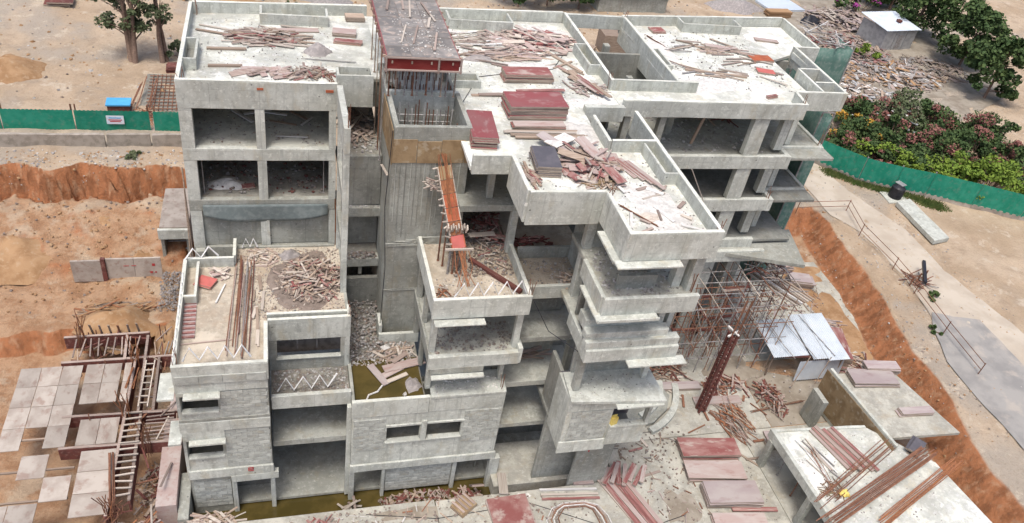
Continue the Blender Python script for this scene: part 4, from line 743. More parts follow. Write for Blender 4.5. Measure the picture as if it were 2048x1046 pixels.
rubble('thick brown rubble over the middle terrace', 9.6, 12.9, -7.4, -1, 13.2, 1300, (.04, .17), ('rubble', 'soilheap', 'soilheap', 'timber'), .12); heap('twigs and splinters in the rubble of middle terrace', 12.0, -5.2, 13.25, .8, 2.3, .3, 60, ('timber', 'timber_pale', 'red'), (.3, .9), w_=(.03, .08)); rubble('pale chips near the front of the middle terrace', 8.6, 12.9, -9.6, -7.4, 13.2, 300, (.03, .1), ('dust', 'rubble'), .02)
plank('rusty brown beam lying aslant on the middle terrace', None, 11.8, -7.5, 13.25, 3.6, -52, .24, .2, 'oxide', 0, 'beam', 'beam'); plank('pale board bridging the dark opening above middle terrace', None, 11.6, -4.6, 13.8, 1.6, 12, .35, .06, 'timber_pale', .1, 'board', 'board'); heap('red boards heaped in the dark opening beside the corner column', 12.2, -3.6, 13.6, .9, 1.2, .9, 40, ('oxide', 'red', 'timber_pink'), (.6, 1.8))
zigzag('white zigzag bar behind the middle terrace parapet', (9.2, -9.5, 13.65), (13.0, -9.45, 13.65), 10, .85, flat=False)
zigzag('white zigzag bar standing behind the lower left front parapet', (-3.9, -9.6, 10.35), (-.75, -9.55, 10.35), 8, .85, flat=False); zigzag('white zigzag bar on the rubbish of the small stair landing', (.4, -8.9, 6.95), (3.5, -8.8, 6.95), 7, .95, flat=False); zigzag('white zigzag bar at back left corner of lower terrace', (-4.3, -1.9, 10.5), (-2.6, -1.6, 10.5), 4, .7, flat=False); zigzag('short white zigzag bar against the wall behind lower terrace', (-1.35, -.3, 10.05), (-.5, -.28, 10.05), 4, .6, flat=False); zigzag('thin white zigzag lacing along the left parapet edge', (-4.32, -10.0, 10.52), (-4.3, -3.0, 10.52), 16, .28, .02, flat=False)
# ================================================================== LOWER LEFT TERRACE
mound('low bed of brown soil and sawdust under the big timber heap', 2.1, -3.3, 9.88, 2.0, 2.6, .3, 'soilheap', 'soil_bed', 'soil', 24); heap('big heap of scrap timber with red pieces on lower left terrace', 2.35, -3.3, 9.98, 1.6, 1.8, 1.0, 330, ('timber', 'timber_pink', 'timber_pale', 'timber', 'red', 'timber_pale', 'soilheap', 'timber'), (.4, 1.4), dirt=700, w_=(.04, .13)); rubble('brown litter of soil and splinters over the lower left terrace', -1.6, 4.1, -6.4, -.3, 9.9, 2200, (.02, .1), ('soilheap', 'timber', 'rubble', 'timber_pink'), .05)
heap('scatter of pinkish sticks at the rear of lower terrace', -.3, -1.1, 9.9, 1.0, .8, .3, 50, ('timber_pale', 'timber_pink', 'timber'), (.4, 1.0)); mound('dark blue-grey sack heap behind the timber heap', 1.3, -1.0, 9.9, .6, .45, .4, 'sack', 'sack_heap', 'sacks', kind=None)
bars('long bundle of rusty bars along the lower left terrace', (-1.15, -.9, 9.95), (-1.45, -9.3, 9.95), 17, 1.0, .03, ('rust', 'rust', 'timber_pink', 'rust', 'steel', 'oxide'), jit=2.0); scatter('batten beside the long bar bundle', 'battens beside the bar bundle', -.9, -.2, -8.8, -3, 9.93, 7, (.8, 1.8), ('timber_pale', 'timber'), 88, 12)
stack('tilted coral panel with a crate frame on lower terrace', -3.2, -3.3, 9.92, 1.0, .8, 3, -25, ('coral', 'ply'), .06, .06, cat='panel', name='coral_panel'); heap('broken crate slats behind the coral panel', -2.5, -2.5, 9.92, .6, .4, .35, 20, ('timber_pale', 'pink'), (.4, .9)); plank('single pale pole lying in front of coral panel', None, -2.4, -4.2, 9.92, 1.6, 75, .08, .08, 'white', .02, 'pole', 'pole')
e = thing('ribbed_panel', 'long ribbed red shutter panel lying along the left parapet', 'panel', (-3.85, -6.2, 9.92), R(1)); board('sheet', 0, 0, 0, .62, 2.8, .04, 0, ['mauve', 'ply'], e)
for i in range(9): board('rib', 0, -1.3 + i * .325, .045, .6, .14, .06, 0, ['red'], e)
plank('thin pale batten in front of the ribbed red panel', None, -3.0, -7.9, 9.92, 2.6, 4, .07, .06, 'timber_pink', 0, 'batten', 'batten')
rubble('grey rubble heaped on the inner planter wall of lower terrace', .2, 1.6, -6.65, -6.3, 10.1, 90, (.05, .14), ('dust', 'rubble'), .3); rubble('brown rubbish on the small stair landing', .2, 4.1, -9.3, -7.3, 6.85, 700, (.03, .13), ('soilheap', 'rubble', 'rubble_pale'), .06)
# ================================================================== POOL TERRACE
rubble('grey rubble and stones in the shadowed yard beside the shaft', 4.4, 6.4, -5.5, 1.0, 6.5, 1100, (.04, .2), ('rubble', 'rubble', 'rubble_pale', 'soilheap'), .25); rubble('rubble around the shaft kerb above pool terrace', 4.4, 8.0, -7.0, -5.2, 6.5, 700, (.04, .16), ('rubble', 'soilheap', 'rubble_pale'), .08)
for lab, x, y, L, d, w_, mm, tl in (('broad pale pink board lying over the muddy water', 7.4, -7.25, 2.5, 14, .55, 'pink', .03), ('mauve board pointing down at muddy water', 5.85, -7.9, 1.7, -62, .4, 'mauve', .05), ('short pink board under the broad one', 6.7, -7.7, 1.3, 30, .4, 'pink', .02), ('pink board tipped behind the broad one', 7.2, -6.7, 1.2, 40, .3, 'timber_pink', .1), ('curved pale strip beside the pink boards', 6.9, -8.2, 1.3, 25, .25, 'timber_pale', .03)): plank(lab, None, x, y, 6.6, L, d, w_, .06, mm, tl, 'board', 'board')
mound('grey heap of wet sacks at edge of muddy water', 7.7, -8.7, 6.5, .55, .7, .3, 'sack', 'sack_heap', 'sacks', kind=None); heap('broken timber on the far side of muddy water', 6.9, -6.2, 6.5, 1.2, .5, .3, 40, ('timber', 'timber_pink', 'timber_pale'), (.5, 1.4))
m = MB(); m.tube([(4.6, -9.7, 6.6), (4.95, -9.85, 6.62), (5.2, -9.3, 6.62), (5.7, -9.1, 6.62), (6.0, -8.7, 6.66)], .05, 6); tag(m.build('hose', 'white'), 'pale crooked hose trailing into muddy water', 'hose')
for lab, x, y, s in (('pale stone at front edge of muddy water', 5.9, -9.75, .16), ('white stone beside the grey sack heap', 7.15, -9.5, .2), ('square pale block in the rubble above water', 6.5, -5.75, .3)): m = MB(); rock(m, (x, y, 6.66), s); tag(m.build('stone', 'rubble_pale'), lab, 'stone')
# ================================================================== INSIDE THE OPEN FLOORS
rubble('dusty rubble on the upper open floor of left block', -3.3, 3.4, .6, 6.5, 16.5, 260, (.04, .16), ('rubble', 'soilheap'), .05); rubble('mixed rubbish on the lower open floor of left block', -3.3, 3.4, .6, 6.5, 13.2, 420, (.05, .2), ('rubble', 'soilheap', 'rubble', 'oxide'), .15); scatter('stick on the upper left block floor', 'sticks in the left block', -3, 3.2, 1, 5, 16.52, 10, (.8, 2), ('timber', 'white'))
mound('pale sand pile on lower open floor of left block', -2.0, 1.6, 13.2, 1.0, .7, .35, 'dust', 'sand_pile', 'sand'); stack('small red board in the lower open floor of left block', -.9, 1.3, 13.2, .7, .5, 2, 10, ('red', 'ply'))
for x in (-3.2, 3.3): prop('thin upright prop in lower opening of left block', 'props in the left block', x, .7, 13.22, 15.9, 'steel', .03)
rubble('rubble on the second open floor of right bay', 15.6, 20, -13.2, -9.6, 16.5, 500, (.03, .15), ('rubble', 'rubble_pale', 'rubble_pale'), .05); rubble('rubble on the recessed bay terrace', 13.4, 16.8, -8.5, -6.1, 13.22, 220, (.03, .12), ('rubble', 'rubble_pale'), .02); rubble('rubble on the tier below middle terrace', 8.5, 12.9, -9.7, -7.5, 9.92, 380, (.04, .15), ('rubble', 'soilheap', 'rubble'), .05); rubble('white chips along middle canopy', 8.8, 12.5, -10.0, -9.0, 7.13, 120, (.04, .12), ('dust', 'rubble_pale'), .03); rubble('rubble on the canopy above the window wall', 15.3, 19.8, -13.4, -12, 9.76, 110, (.02, .09), ('rubble', 'rubble_pale', 'dust'))
heap('dark red boards in the recessed interior under front roof', 14.6, -4.9, 13.3, 1.4, .4, .8, 30, ('oxide', 'red'), (.6, 1.6), 0, 30); heap('cream boards standing against the recess pillar', 15.6, -8.1, 13.3, .35, .3, 1.1, 16, ('timber_pale', 'timber'), (.6, 1.3)); heap('brown planks stored under the recess floor', 14.8, -7.2, 6.65, 1.2, .3, .6, 14, ('timber', 'timber_pink'), (1.2, 2.4), 0, 10)
stack('dark red panel stack inside right wing floor', 26.2, 5.0, 16.5, 1.8, 1.2, 10, 5, ('red', 'ply'), .1); heap('heap of dark boards inside upper right wing floor', 29.5, 4.6, 16.52, 1.5, .8, .6, 26, ('oxide', 'timber', 'rust'), (1, 2.4)); rubble('rubble inside the upper right wing floor', 21, 31, 0, 6, 16.5, 400, (.05, .2), ('rubble', 'rubble_pale'), .05); plank('leaning timber post at the front of right wing', None, 25.5, -.5, 16.7, 2.9, 90, .16, .12, 'timber', 1.32, 'post', 'post')
m = MB(); m.tube([(25.5, -1.15, 16.0), (27.2, -1.2, 13.4), (29.4, -1.25, 9.7)], .035, 5); tag(m.build('hanging_cable', 'timber_pale'), 'pale rope hanging aslant in front of right wing', 'rope')
for p, q in (((23.6, 6.6, 16.2), (24.0, 3.0, 16.25)), ((21.6, 3.2, 16.25), (23.6, 2.6, 16.25))): bars('dark bars on the courtyard floor %s' % ('along its right wall' if q[0] == 24.0 else 'near its front wall'), p, q, 4, .4)
m = MB(); m.bx(-.14, .14, -.1, .1, 0, .34); m.bx(-.05, .05, -.03, .03, .34, .42); m.bx(-.12, .12, -.02, .02, .40, .43)
e = thing('jerrycan', 'yellow plastic jerrycan on the sill of dark window', 'jerrycan', (17.95, -13.4, 7.47), .3); o = m.build('can_body', 'yellow', e); o.scale = (1.4, 1.4, 1.5)
# ================================================================== FRONT YARD
for i, (x, y, w_, d, n, dg, mt, lab) in enumerate(((27.5, -10.6, 4.0, 1.5, 6, -7, ('red', 'ply'), 'long bright red panel stack farthest back on site floor'), (27.2, -12.3, 3.9, 1.35, 5, -7, ('pink', 'ply'), 'pink-topped panel stack with dark stain in the yard middle'), (27.4, -14.2, 3.6, 1.6, 7, -7, ('mauve', 'ply'), 'thick pale mauve panel stack in the right yard'), (27.1, -16.2, 3.5, 1.3, 4, -9, ('pink', 'ply'), 'pink panel stack at bottom edge of the yard'))): stack(lab, x, y, .01, w_, d, n, dg, mt, .085, .08)
plank('red plank leaning on the side of mauve stack', None, 28.6, -15.3, .1, 3.0, -8, .3, .06, 'red', 0, 'plank', 'plank')
for i in range(10): plank('long red shutter plank in the yard bundle, ' + nth(i, 10), 'red plank bundle in the yard', 20.15 + .16 * i, -14.0 + U(-.25, .25), .02 + .07 * (i % 2), U(4.0, 5.0), -70 + U(-2, 2), .3, .09, (['red', 'ply'], ['pink', 'ply'])[i % 3 == 0], 0, 'red_plank', 'plank')
for i in range(9): plank('short dusty red plank heading the long bundle, ' + nth(i, 9), 'short red planks in the yard', 19.8 + .3 * i, -11.6 - .06 * i + U(-.15, .15), .25 + .08 * (i % 3), U(1.3, 2.1), 62 + U(-14, 14), .26, .08, (['pink', 'ply'], ['red', 'ply'])[i % 2], 0, 'red_plank', 'plank')
stack('large dusty red panel lying flat in the front yard', 13.3, -13.4, .01, 2.5, 2.1, 3, 4, ('pink', 'ply'), .06, .1, None, ('red', 'ply')); stack('ribbed brown pallet beside the large dusty panel', 10.6, -12.6, .01, 1.3, 1.0, 2, 35, ('plybrown', 'timber'), .1, .03, cat='pallet', name='pallet', pname='deck')
for i in range(4): plank('brown slat on the pallet beside the large dusty panel', 'pallet slats', 10.25 + .24 * i, -12.75 + .17 * i, .23, 1.0, 125, .14, .05, 'timber_pink', 0, 'slat', 'slat')
for i in range(6):
    m = MB(); k_ = i * .14; m.tube([(15.3 + k_, -16.5, .05 + .02 * i), (15.3 + k_, -14.2, .05 + .02 * i), (15.8 + k_ * .8, -13.5 + k_ * -.4, .08), (16.6, -13.2 - k_ * .5, .08), (17.9, -13.25 - k_ * .5, .08), (18.7 - k_ * .6, -13.6 - k_ * .4, .08), (19.1 - k_, -14.4, .08), (19.3 - k_, -16.5, .08)], .035, 5)
    tag(m.build('bent_bar', ('white', 'timber_pink', 'rust')[i % 3]), 'arched bent bar on the front yard, ' + ('outermost of the nest', 'second from outside', 'third from outside', 'fourth from outside', 'fifth from outside', 'innermost of the nest')[i], 'bent bar', 'nested arched bars')
for i, (y, mt) in enumerate(((-12.3, 'white'), (-12.65, 'timber_pale'), (-12.95, 'red'))): plank('long straight edge board above the arched bars', 'straight boards above the arched bars', 17.2, y, .02, 3.6, -6, .14, .1, mt, 0, 'board', 'board')
plank('short pink-edged board near the trench, behind straight boards', None, 18.3, -11.95, .05, 1.3, -5, .3, .12, 'pink', 0, 'board', 'board'); plank('pale pink upright board in the trench opening', None, 11.8, -11.0, -.9, 1.0, 88, .75, .12, 'timber_pink', .9, 'board', 'board'); plank('narrow pale board bridging the trench', None, 13.3, -11.3, -.3, 1.9, 80, .55, .08, 'timber_pale', .25, 'board', 'board')
heap('heap of pale twigs and offcuts at front left corner of block', -3.2, -11.9, .02, 1.3, .7, .4, 70, ('timber_pale', 'timber_pink', 'timber'), (.5, 1.6), -10, 50); heap('red offcuts at the bottom edge of the yard', 2.6, -12.9, .02, .9, .6, .25, 30, ('red', 'timber_pink', 'pink'), (.4, 1.2)); heap('sticks in the trench by the pillar', 4.4, -11.2, -1.5, .4, .6, 1.3, 12, ('timber_pink', 'timber_pale'), (.7, 1.5)); heap('rubbish along the trench under the masonry wall', 8.3, -10.6, -1.55, 2.1, .4, .35, 70, ('oxide', 'timber_pink', 'timber'), (.3, .9), dirt=120); heap('brown wood scraps in the trench opening', 11.2, -10.9, -1.5, .9, .5, .6, 40, ('timber', 'timber_pink', 'oxide'), (.4, 1.1))
rubble('grit and mortar chips over the front yard', -4.5, 30, -19, -12.1, .0, 1500, (.02, .1), ('rubble', 'rubble_pale', 'soilheap'), .02); rubble('grit on the right part of the site floor', 21, 45, -9, 8, -.02, 900, (.03, .14), ('rubble', 'rubble_pale', 'soilheap'), .02); scatter('stray stick on the site floor', 'stray sticks in the yard', 21.5, 33, -12, -2.5, .0, 26, (.5, 1.8), ('timber', 'timber_pink', 'rust', 'timber_pale')); plank('short red batten near the base of right bay', None, 22.6, -9.9, 0, 1.0, 8, .12, .08, 'red', 0, 'batten', 'batten')
m = MB(); m.quadbox(Matrix.Translation((18.3, -11.6, 4.7)) @ Euler((.3, 0, .2)).to_matrix().to_4x4(), 1.3, .04, .9); tag(m.build('teal_cloth', 'teal'), 'teal cloth hung under the bottom of right bay', 'cloth')
heap('dense thicket of rusty offcuts and sticks by the mast foot', 30.6, -8.2, 0, 1.2, 1.7, .5, 130, ('rust', 'timber', 'rustlight', 'timber_pink'), (.6, 2.0), 110, 35, w_=(.03, .08))
# curved concrete kerbs beside the right bay
for j, (r_, z1, lab) in enumerate(((5.2, .32, 'outer curved concrete upstand beside the right bay'), (4.0, .5, 'inner curved concrete upstand beside the right bay'))):
    vs_, fs_ = [], []; n = 16
    for i in range(n + 1):
        a = R(-72 + 62 * i / n)
        for rr, zz in ((r_, 0), (r_, z1), (r_ - .45, z1), (r_ - .45, 0)): vs_.append((22.6 + math.cos(a) * rr, -3.9 + math.sin(a) * rr, zz))
    for i in range(n):
        for q in range(4): a = i * 4 + q; b = i * 4 + (q + 1) % 4; fs_.append((a, b, b + 4, a + 4))
    fs_ += [(0, 3, 2, 1), (n * 4, n * 4 + 1, n * 4 + 2, n * 4 + 3)]
    tag(link('curved_upstand', mesh('curved_upstand', vs_, fs_), 'conc'), lab, 'upstand')
tag(prism('curved_landing', [(22.8, -8.3), (24.6, -8.0), (26.0, -7.0), (26.7, -5.8), (26.2, -4.4), (22.4, -5.4)], 0, .28, 'conc_dull', None), 'low curved concrete landing within the curved upstands', 'landing')
heap('red and brown scraps heaped behind the curved landing', 24.8, -3.4, .02, 1.4, .7, .6, 50, ('red', 'oxide', 'timber_pink', 'timber'))
# hoist mast
e = thing('lattice_mast', 'tall dark red lattice mast standing on the site floor', 'mast', (28.55, -7.15, 0))
for sx_ in (-.2, .2):
    for sy_ in (-.2, .2): m = MB(); m.bx(sx_ - .07, sx_ + .07, sy_ - .07, sy_ + .07, 0, 7.4); m.build('upright', 'oxide', e)
for i in range(18):
    z = .2 + .4 * i
    for s in (-.2, .2):
        m = MB(); m.bx(-.14, .14, s - .03, s + .03, z, z + .07); m.bx(s - .03, s + .03, -.14, .14, z + .02, z + .09); m.build('rung', 'oxide', e)
        m = MB(); m.tube([(-.18, s, z + .07), (.18, s, z + .4)], .025, 5); m.tube([(s, -.18, z + .4), (s, .18, z + .07)], .025, 5); m.build('brace', 'oxide', e)
for i in range(5):
    m = MB(); m.tube([(-.25 + .12 * i, -.2 + .1 * (i % 3), 7.2), (-.25 + .13 * i, -.2 + .1 * (i % 3), 10.3 + U(-.5, .3))], .035, 5); m.build('top_bar', 'rust', e)
board('collar', 0, 0, 7.35, 1.1, .12, .08, .4, ['white'], e); board('collar', 0, .1, 7.5, .12, 1.0, .08, .3, ['white'], e)
# ================================================================== SCAFFOLD AND RIGHT YARD
e = thing('scaffold', 'dense grey and rusty scaffold under the lowest right wing slab', 'scaffold', (0, 0, 0))
SX = [27.2, 28.4, 29.6, 30.8, 32.0, 33.2, 34.4, 35.6]; SY = [-3.6, -2.4, -1.2, -.1]
for x in SX:
    for y in SY: m = MB(); m.tube([(x, y, 0), (x + U(-.1, .1), y + U(-.1, .1), 8.6 if y > -1 else U(6.0, 8.2))], .04, 5); m.build('standard', rnd.choice(('steel', 'rust', 'timber')), e)
for z in (1.4, 3.0, 4.6, 6.2, 7.6):
    for y in SY: m = MB(); m.tube([(26.8, y, z + U(-.15, .15)), (36.2, y, z + U(-.15, .15))], .035, 5); m.build('ledger', rnd.choice(('steel', 'rust', 'steel')), e)
    for x in SX: m = MB(); m.tube([(x + .05, -4.0, z + U(-.1, .1)), (x + .05, .2, z + U(-.1, .1))], .035, 5); m.build('transom', rnd.choice(('steel', 'rust', 'timber_pale')), e)
for i in range(26): x = U(27, 34.5); m = MB(); m.tube([(x, -3.7, U(0, 4)), (x + U(-1.5, 1.8), U(-3.7, -.3), U(4, 7.5))], .03, 5); m.build('brace', rnd.choice(('steel', 'rust', 'oxide')), e)
for i in range(7): plank('pale joist lying on top of the scaffold, ' + nth(i, 7), 'joists on the scaffold', 34.6 + .32 * i, -1.9 + .1 * i, 6.3 - .02 * i, 4.2, -62, .12, .1, rnd.choice(('timber_pale', 'white', 'timber')), 0, 'joist', 'joist')
heap('bent bars bristling above the scaffold', 33.8, -1.6, 7.9, 1.6, .9, .9, 50, ('white', 'rust', 'timber_pink', 'oxide'), (.5, 1.6), w_=(.03, .07), name='bar_bristle')
for i in range(9): plank('dark plank laid on the scaffold lifts', 'planks on the scaffold', U(28, 34), U(-3, -.4), rnd.choice((3.1, 4.7, 6.3)), U(1.8, 3.2), U(-8, 8), .25, .05, rnd.choice(('timber', 'oxide', 'timber_pink')))
heap('dark rubbish heap under the scaffold', 27.2, -3.0, 0, 1.6, 1.2, .8, 80, ('oxide', 'timber', 'rust'), dirt=150); heap('rusty scrap in front of scaffold', 31.5, -5.2, 0, 1.8, .8, .6, 90, ('oxide', 'timber_pink', 'rust'), (.5, 1.7)); heap('dark clutter of boards deep under the right wing', 30.5, 1.4, 0, 4.5, 1.6, 1.6, 160, ('oxide', 'timber', 'rust', 'soilheap'), (.6, 2.4), dirt=200); heap('rusty offcuts between the scaffold and shed', 34.4, -6.6, 0, 1.0, 1.8, .6, 80, ('oxide', 'timber_pink', 'rust'), (.4, 1.4)); stack('long mauve boards lying before the scaffold', 27.2, -4.9, 0, 4.5, .7, 3, -3, ('mauve', 'ply')); stack('low pale boards in front of mauve boards', 30.2, -6.5, 0, 3.6, .7, 2, -4, ('pink', 'timber_pale'))
stack('stack of mauve panels at top of orange bank', 43.9, 5.6, .0, 2.0, 1.3, 6, -15, ('mauve', 'ply'), .12, .15); stack('smaller heap of dusty panels behind the mauve stack', 43.3, 7.6, .0, 1.7, 1.0, 5, 10, ('pink', 'ply'), .12, .15)
e = thing('sheet_shed', 'low shed roofed with pale blue corrugated sheets in the right yard', 'shed', (0, 0, 0))
corrugated('roof_sheet', 35.0, 38.0, -4.7, -1.2, 2.15, 2.6, 'galv', e); corrugated('roof_sheet', 38.05, 39.3, -5.2, -.9, 2.2, 2.7, 'galv', e); corrugated('roof_sheet', 39.2, 41.0, -5.5, -1.0, 2.28, 2.78, 'galv', e)
for x, y in ((35.2, -4.4), (38, -4.6), (40.7, -5.1), (35.2, -1.5), (40.7, -1.4)): m = MB(); m.bx(x - .05, x + .05, y - .05, y + .05, 0, 2.12); m.build('post', 'timber', e)
board('eaves_beam', 38.0, -4.75, 1.95, 6.0, .1, .14, R(-6), ['oxide'], e)
corrugated('wall_sheet', 37.1, 41.0, -5.25, -5.05, .1, 1.9, 'galv', e)
for i in range(3): bars('single thin bar laid over the shed roof', (35.4 + 1.7 * i, -.9, 2.75), (36.4 + 1.7 * i, -5.4, 2.35), 1, .01, .03, 'steel', group='bars over the shed roof')
for x0, y0, x1, y1, z0, z1 in ((36.4, -6.0, 37.6, -5.2, .2, 2.5), (38.4, -6.0, 39.4, -5.3, .2, 2.6)): bars('thin pole leaning on the front of the shed', (x0, y0, z0), (x1, y1, z1), 1, .01, .035, 'timber', group='poles on the shed front')
stack('red plank with grey sheet beside the shed roof', 41.9, -3.2, .0, 1.0, 3.4, 8, -18, ('red', 'ply'), .2, .1); stack('grey-blue sheet leaning beyond the shed', 42.7, -2.3, .6, .9, 2.6, 2, -20, ('galv', 'galv'), .1, .05, cat='sheet', name='sheet_pile', pname='sheet')
heap('scrap timber behind the shed on upper side', 42.3, .4, 0, 2.4, .7, .6, 100, ('timber_pink', 'oxide', 'mauve', 'timber'), (.8, 2.2), -10, 20); heap('scrap and poles right of the shed', 43.6, -4.6, 0, 1.3, 1.5, .5, 60, ('oxide', 'timber_pink', 'timber_pale'))
stack('purple-topped boards lying below the shed', 33.4, -10.0, 0, 2.4, .7, 2, -8, ('mauve', 'ply'), .08); bars('bars and poles lying before the shed', (32.2, -7.8, .02), (37.0, -7.2, .02), 4, .5)
sheet('mud_patch', [(33.3, -9.1), (39.4, -9.1), (41, -6), (33.3, -3.2)], 0, 'mudground', .03)
# neighbouring raised slab with its high side wall
e = thing('raised_slab', 'grey raised concrete slab with tall side wall near orange bank', 'concrete frame', (0, 0, 0))
prism('deck', [(37.8, -7.4), (42.8, -7.6), (44.2, -13.4), (38.6, -13.2)], 2.75, 3.0, 'site', e); wall('side_wall', 38.4, -14.2, 37.75, -7.3, .22, .0, 3.5, 'conc', e); prism('shutter_face', [(37.45, -7.2), (37.5, -7.2), (38.15, -14.2), (38.1, -14.2)], .3, 3.3, 'plybrown', e); box('pier', 36.0, 36.4, -9.6, -8.2, 0, 2.6, 'conc_dull', e)
stack('dusty mauve planks stacked at the back of the raised slab', 40.6, -8.3, 3.0, 3.6, 1.4, 4, -6, ('mauve', 'ply'), .1, .15); stack('mauve planks overhanging the rear corner of raised slab', 41.8, -7.4, 3.0, 2.6, .8, 6, -8, ('mauve', 'ply'), .09, .1); stack('mauve boards at the middle edge of the raised slab', 41.9, -11.4, 3.0, 2.6, .6, 3, -4, ('mauve', 'ply'), .1, .1)
e = thing('white_box', 'white topped concrete box frame at bottom right corner', 'concrete frame', (0, 0, 0))
prism('top_slab', [(30.6, -11.7), (37.4, -12.1), (40.6, -15.4), (42, -24), (31.2, -24)], 2.75, 3.0, 'roof', e, seg=1.4); wall('edge_beam', 30.55, -11.6, 31.15, -24, .28, 2.45, 3.12, 'conc', e); wall('edge_beam', 30.6, -11.85, 37.4, -12.25, .2, 2.4, 3.1, 'conc', e)
for x, y in ((30.7, -12.1), (30.95, -16.5), (31.1, -21), (37, -12.8)): box('column', x - .2, x + .2, y - .2, y + .2, -.1, 2.5, 'conc_dull', e)
wall('inner_wall', 34, -24, 33.6, -13, .2, -.1, 2.7, 'conc_in', e)
for i in range(6): prop('thin prop under the white box edge, ' + nth(i, 6, 'back', 'front'), 'props under the white box', 31.5 + .1 * i, -13 - 1.6 * i, .0, 2.7, rnd.choice(('rust', 'steel')), .04)
for i in range(8): plank('dusty red plank on the white box, ' + nth(i, 8), 'red planks on the white box', 33.75 + .24 * i, -13.6 - .03 * i, 3.02 + .09 * (i % 3), U(3.2, 3.9), -73 + U(-2, 2), .26, .1, (['pink', 'ply'], ['red', 'ply'], ['timber_pink', 'ply'])[i % 3], 0, 'red_plank', 'plank')
scatter('stick on the white box top', 'sticks on the white box', 31.8, 33.4, -15.5, -13, 3.02, 12, (.7, 1.8), ('white', 'timber_pale', 'steel'), -70, 12, (.05, .1)); bars('brown bar pair on white box left part', (32.4, -13.4, 3.05), (32.2, -17.2, 3.05), 3, .3)
bars('long bundle of rusty bars slanting across the corner box', (29.9, -18.8, 3.2), (40.6, -14.8, 3.6), 18, .9, .03, 'rust', jit=1.2); bars('second loose row of bars beside the long bundle', (30.4, -17.6, 3.15), (38.6, -13.6, 3.3), 8, 1.0, .026, 'rust', jit=1.4); bars('third bundle of bars at the very corner', (33.2, -19.2, 3.15), (42, -15.6, 3.5), 12, .8, .028, 'rustlight', jit=1)
mound('yellow crumpled plastic on the corner box', 32.85, -16.8, 3.05, .38, .3, .28, 'yellow', 'yellow_bag', 'bag', kind=None, rough=.9); heap('wire and sticks around the yellow plastic', 32.4, -16.4, 3.02, .9, .6, .2, 40, ('timber', 'rust', 'plybrown'), (.3, 1), w_=(.02, .04)); rubble('dark crumbs on the white box top', 31, 39, -20, -12.5, 3.0, 500, (.03, .1), ('rubble', 'dust'), .02)
stack('upright dark boards at back corner of the white box', 39.8, -14.2, 3.0, 1.5, .7, 4, 35, ('dark_panel', 'ply'), .12, .2); heap('scrap between the white box and the raised slab', 36.3, -11.2, 0, .7, .8, 1.2, 50, ('oxide', 'steel', 'mauve', 'timber'))
stack('dusty mauve boards upright behind the white box', 32.6, -10.8, 0, 1.6, .7, 4, -8, ('mauve', 'ply'), .15, .1); scatter('stick beside the mauve boards', 'sticks behind the white box', 33.6, 35.2, -11.4, -10, 0, 9, (.8, 1.6), ('timber', 'timber_pink'), 80, 12)
# ================================================================== RIGHT BANK, ROAD, FENCE
e = thing('bank_railing', 'thin two-rail steel railing along the top of orange bank', 'railing', (0, 0, 0))
RP = [(47.0, 13.1), (52.6, 13.2), (51.6, 9.4), (51.8, 4.5), (51.6, 1.2), (51.0, -3.5), (50.6, -8)]
for x, y in RP: m = MB(); m.tube([(x, y, 2.1), (x, y, 3.5)], .04, 5); m.build('post', 'rust', e)
for a, b in zip(RP, RP[1:]):
    for z in (2.8, 3.4): m = MB(); m.tube([(*a, z), (*b, z)], .03, 5); m.build('rail', 'rust', e)
e = thing('steel_rack', 'dark steel rack with a black beam beside the orange bank', 'rack', (52.9, 2.6, 2.25), R(20)); board('beam', .4, 0, .9, 3.4, .25, .25, R(35), ['black'], e)
for x in (-1, 0, 1): board('leg', x, 0, 0, .1, .1, 1.0, 0, ['rust'], e)
for y in (-.5, .1, .6): board('bar', 0, y, .6, 2.6, .06, .06, 0, ['rust'], e)
heap('rusty scrap around the black beam rack', 52.9, 2.6, 2.25, 1.3, .9, .5, 40, ('rust', 'oxide', 'steel'), w_=(.03, .08)); bush('low green weed below the black beam rack', 53.0, .6, 2.2, .6, .6, 'leaf', None, 6, 60, .2, name='weed'); bush('small weed at the foot of bank by the road', 50.4, -3.2, 2.2, .5, .4, 'leaf', None, 5, 60, .2, name='weed')
FP = [(48.5, 26.0), (53.8, 22.1), (57.2, 18.2), (60.3, 16.6), (63.4, 15.4), (67.5, 13.4), (71.7, 11.2), (76, 9)]
for i, (a, b) in enumerate(zip(FP, FP[1:])):
    lab = ('farthest left', 'second from the left', 'third from the left', 'above the black drum', 'right of the black drum', 'near the right picture edge', 'last at the right')[i]
    e = thing('fence_panel', 'bright green sheet fence panel, ' + lab, 'fence', (0, 0, 0), 0, 'green fence along the road'); L_ = math.hypot(b[0] - a[0], b[1] - a[1]); n = int(L_ / .3); dx, dy = (b[0] - a[0]) / L_, (b[1] - a[1]) / L_; vs_, fs_ = [], []
    for j in range(n + 1):
        q = j / n * L_; o = .03 * (1 if j % 2 else -1)
        for z in (2.6, 5.0): vs_.append((a[0] + dx * q - dy * o, a[1] + dy * q + dx * o, z))
        for z in (2.6, 5.0): vs_.append((a[0] + dx * q - dy * (o + .012), a[1] + dy * q + dx * (o + .012), z))
    for j in range(n): k_ = j * 4; fs_ += [(k_, k_ + 4, k_ + 5, k_ + 1), (k_ + 2, k_ + 3, k_ + 7, k_ + 6), (k_ + 1, k_ + 5, k_ + 7, k_ + 3), (k_, k_ + 2, k_ + 6, k_ + 4)]
    link('sheet', mesh('sheet', vs_, fs_), 'green', e); m = MB(); m.bx(a[0] - .06, a[0] + .06, a[1] + .05, a[1] + .17, 2.1, 5.1); m.build('post', 'steel', e)
    wall('plinth', a[0], a[1], b[0], b[1], .25, 2.0, 2.7, 'stone', e, jit=.03)
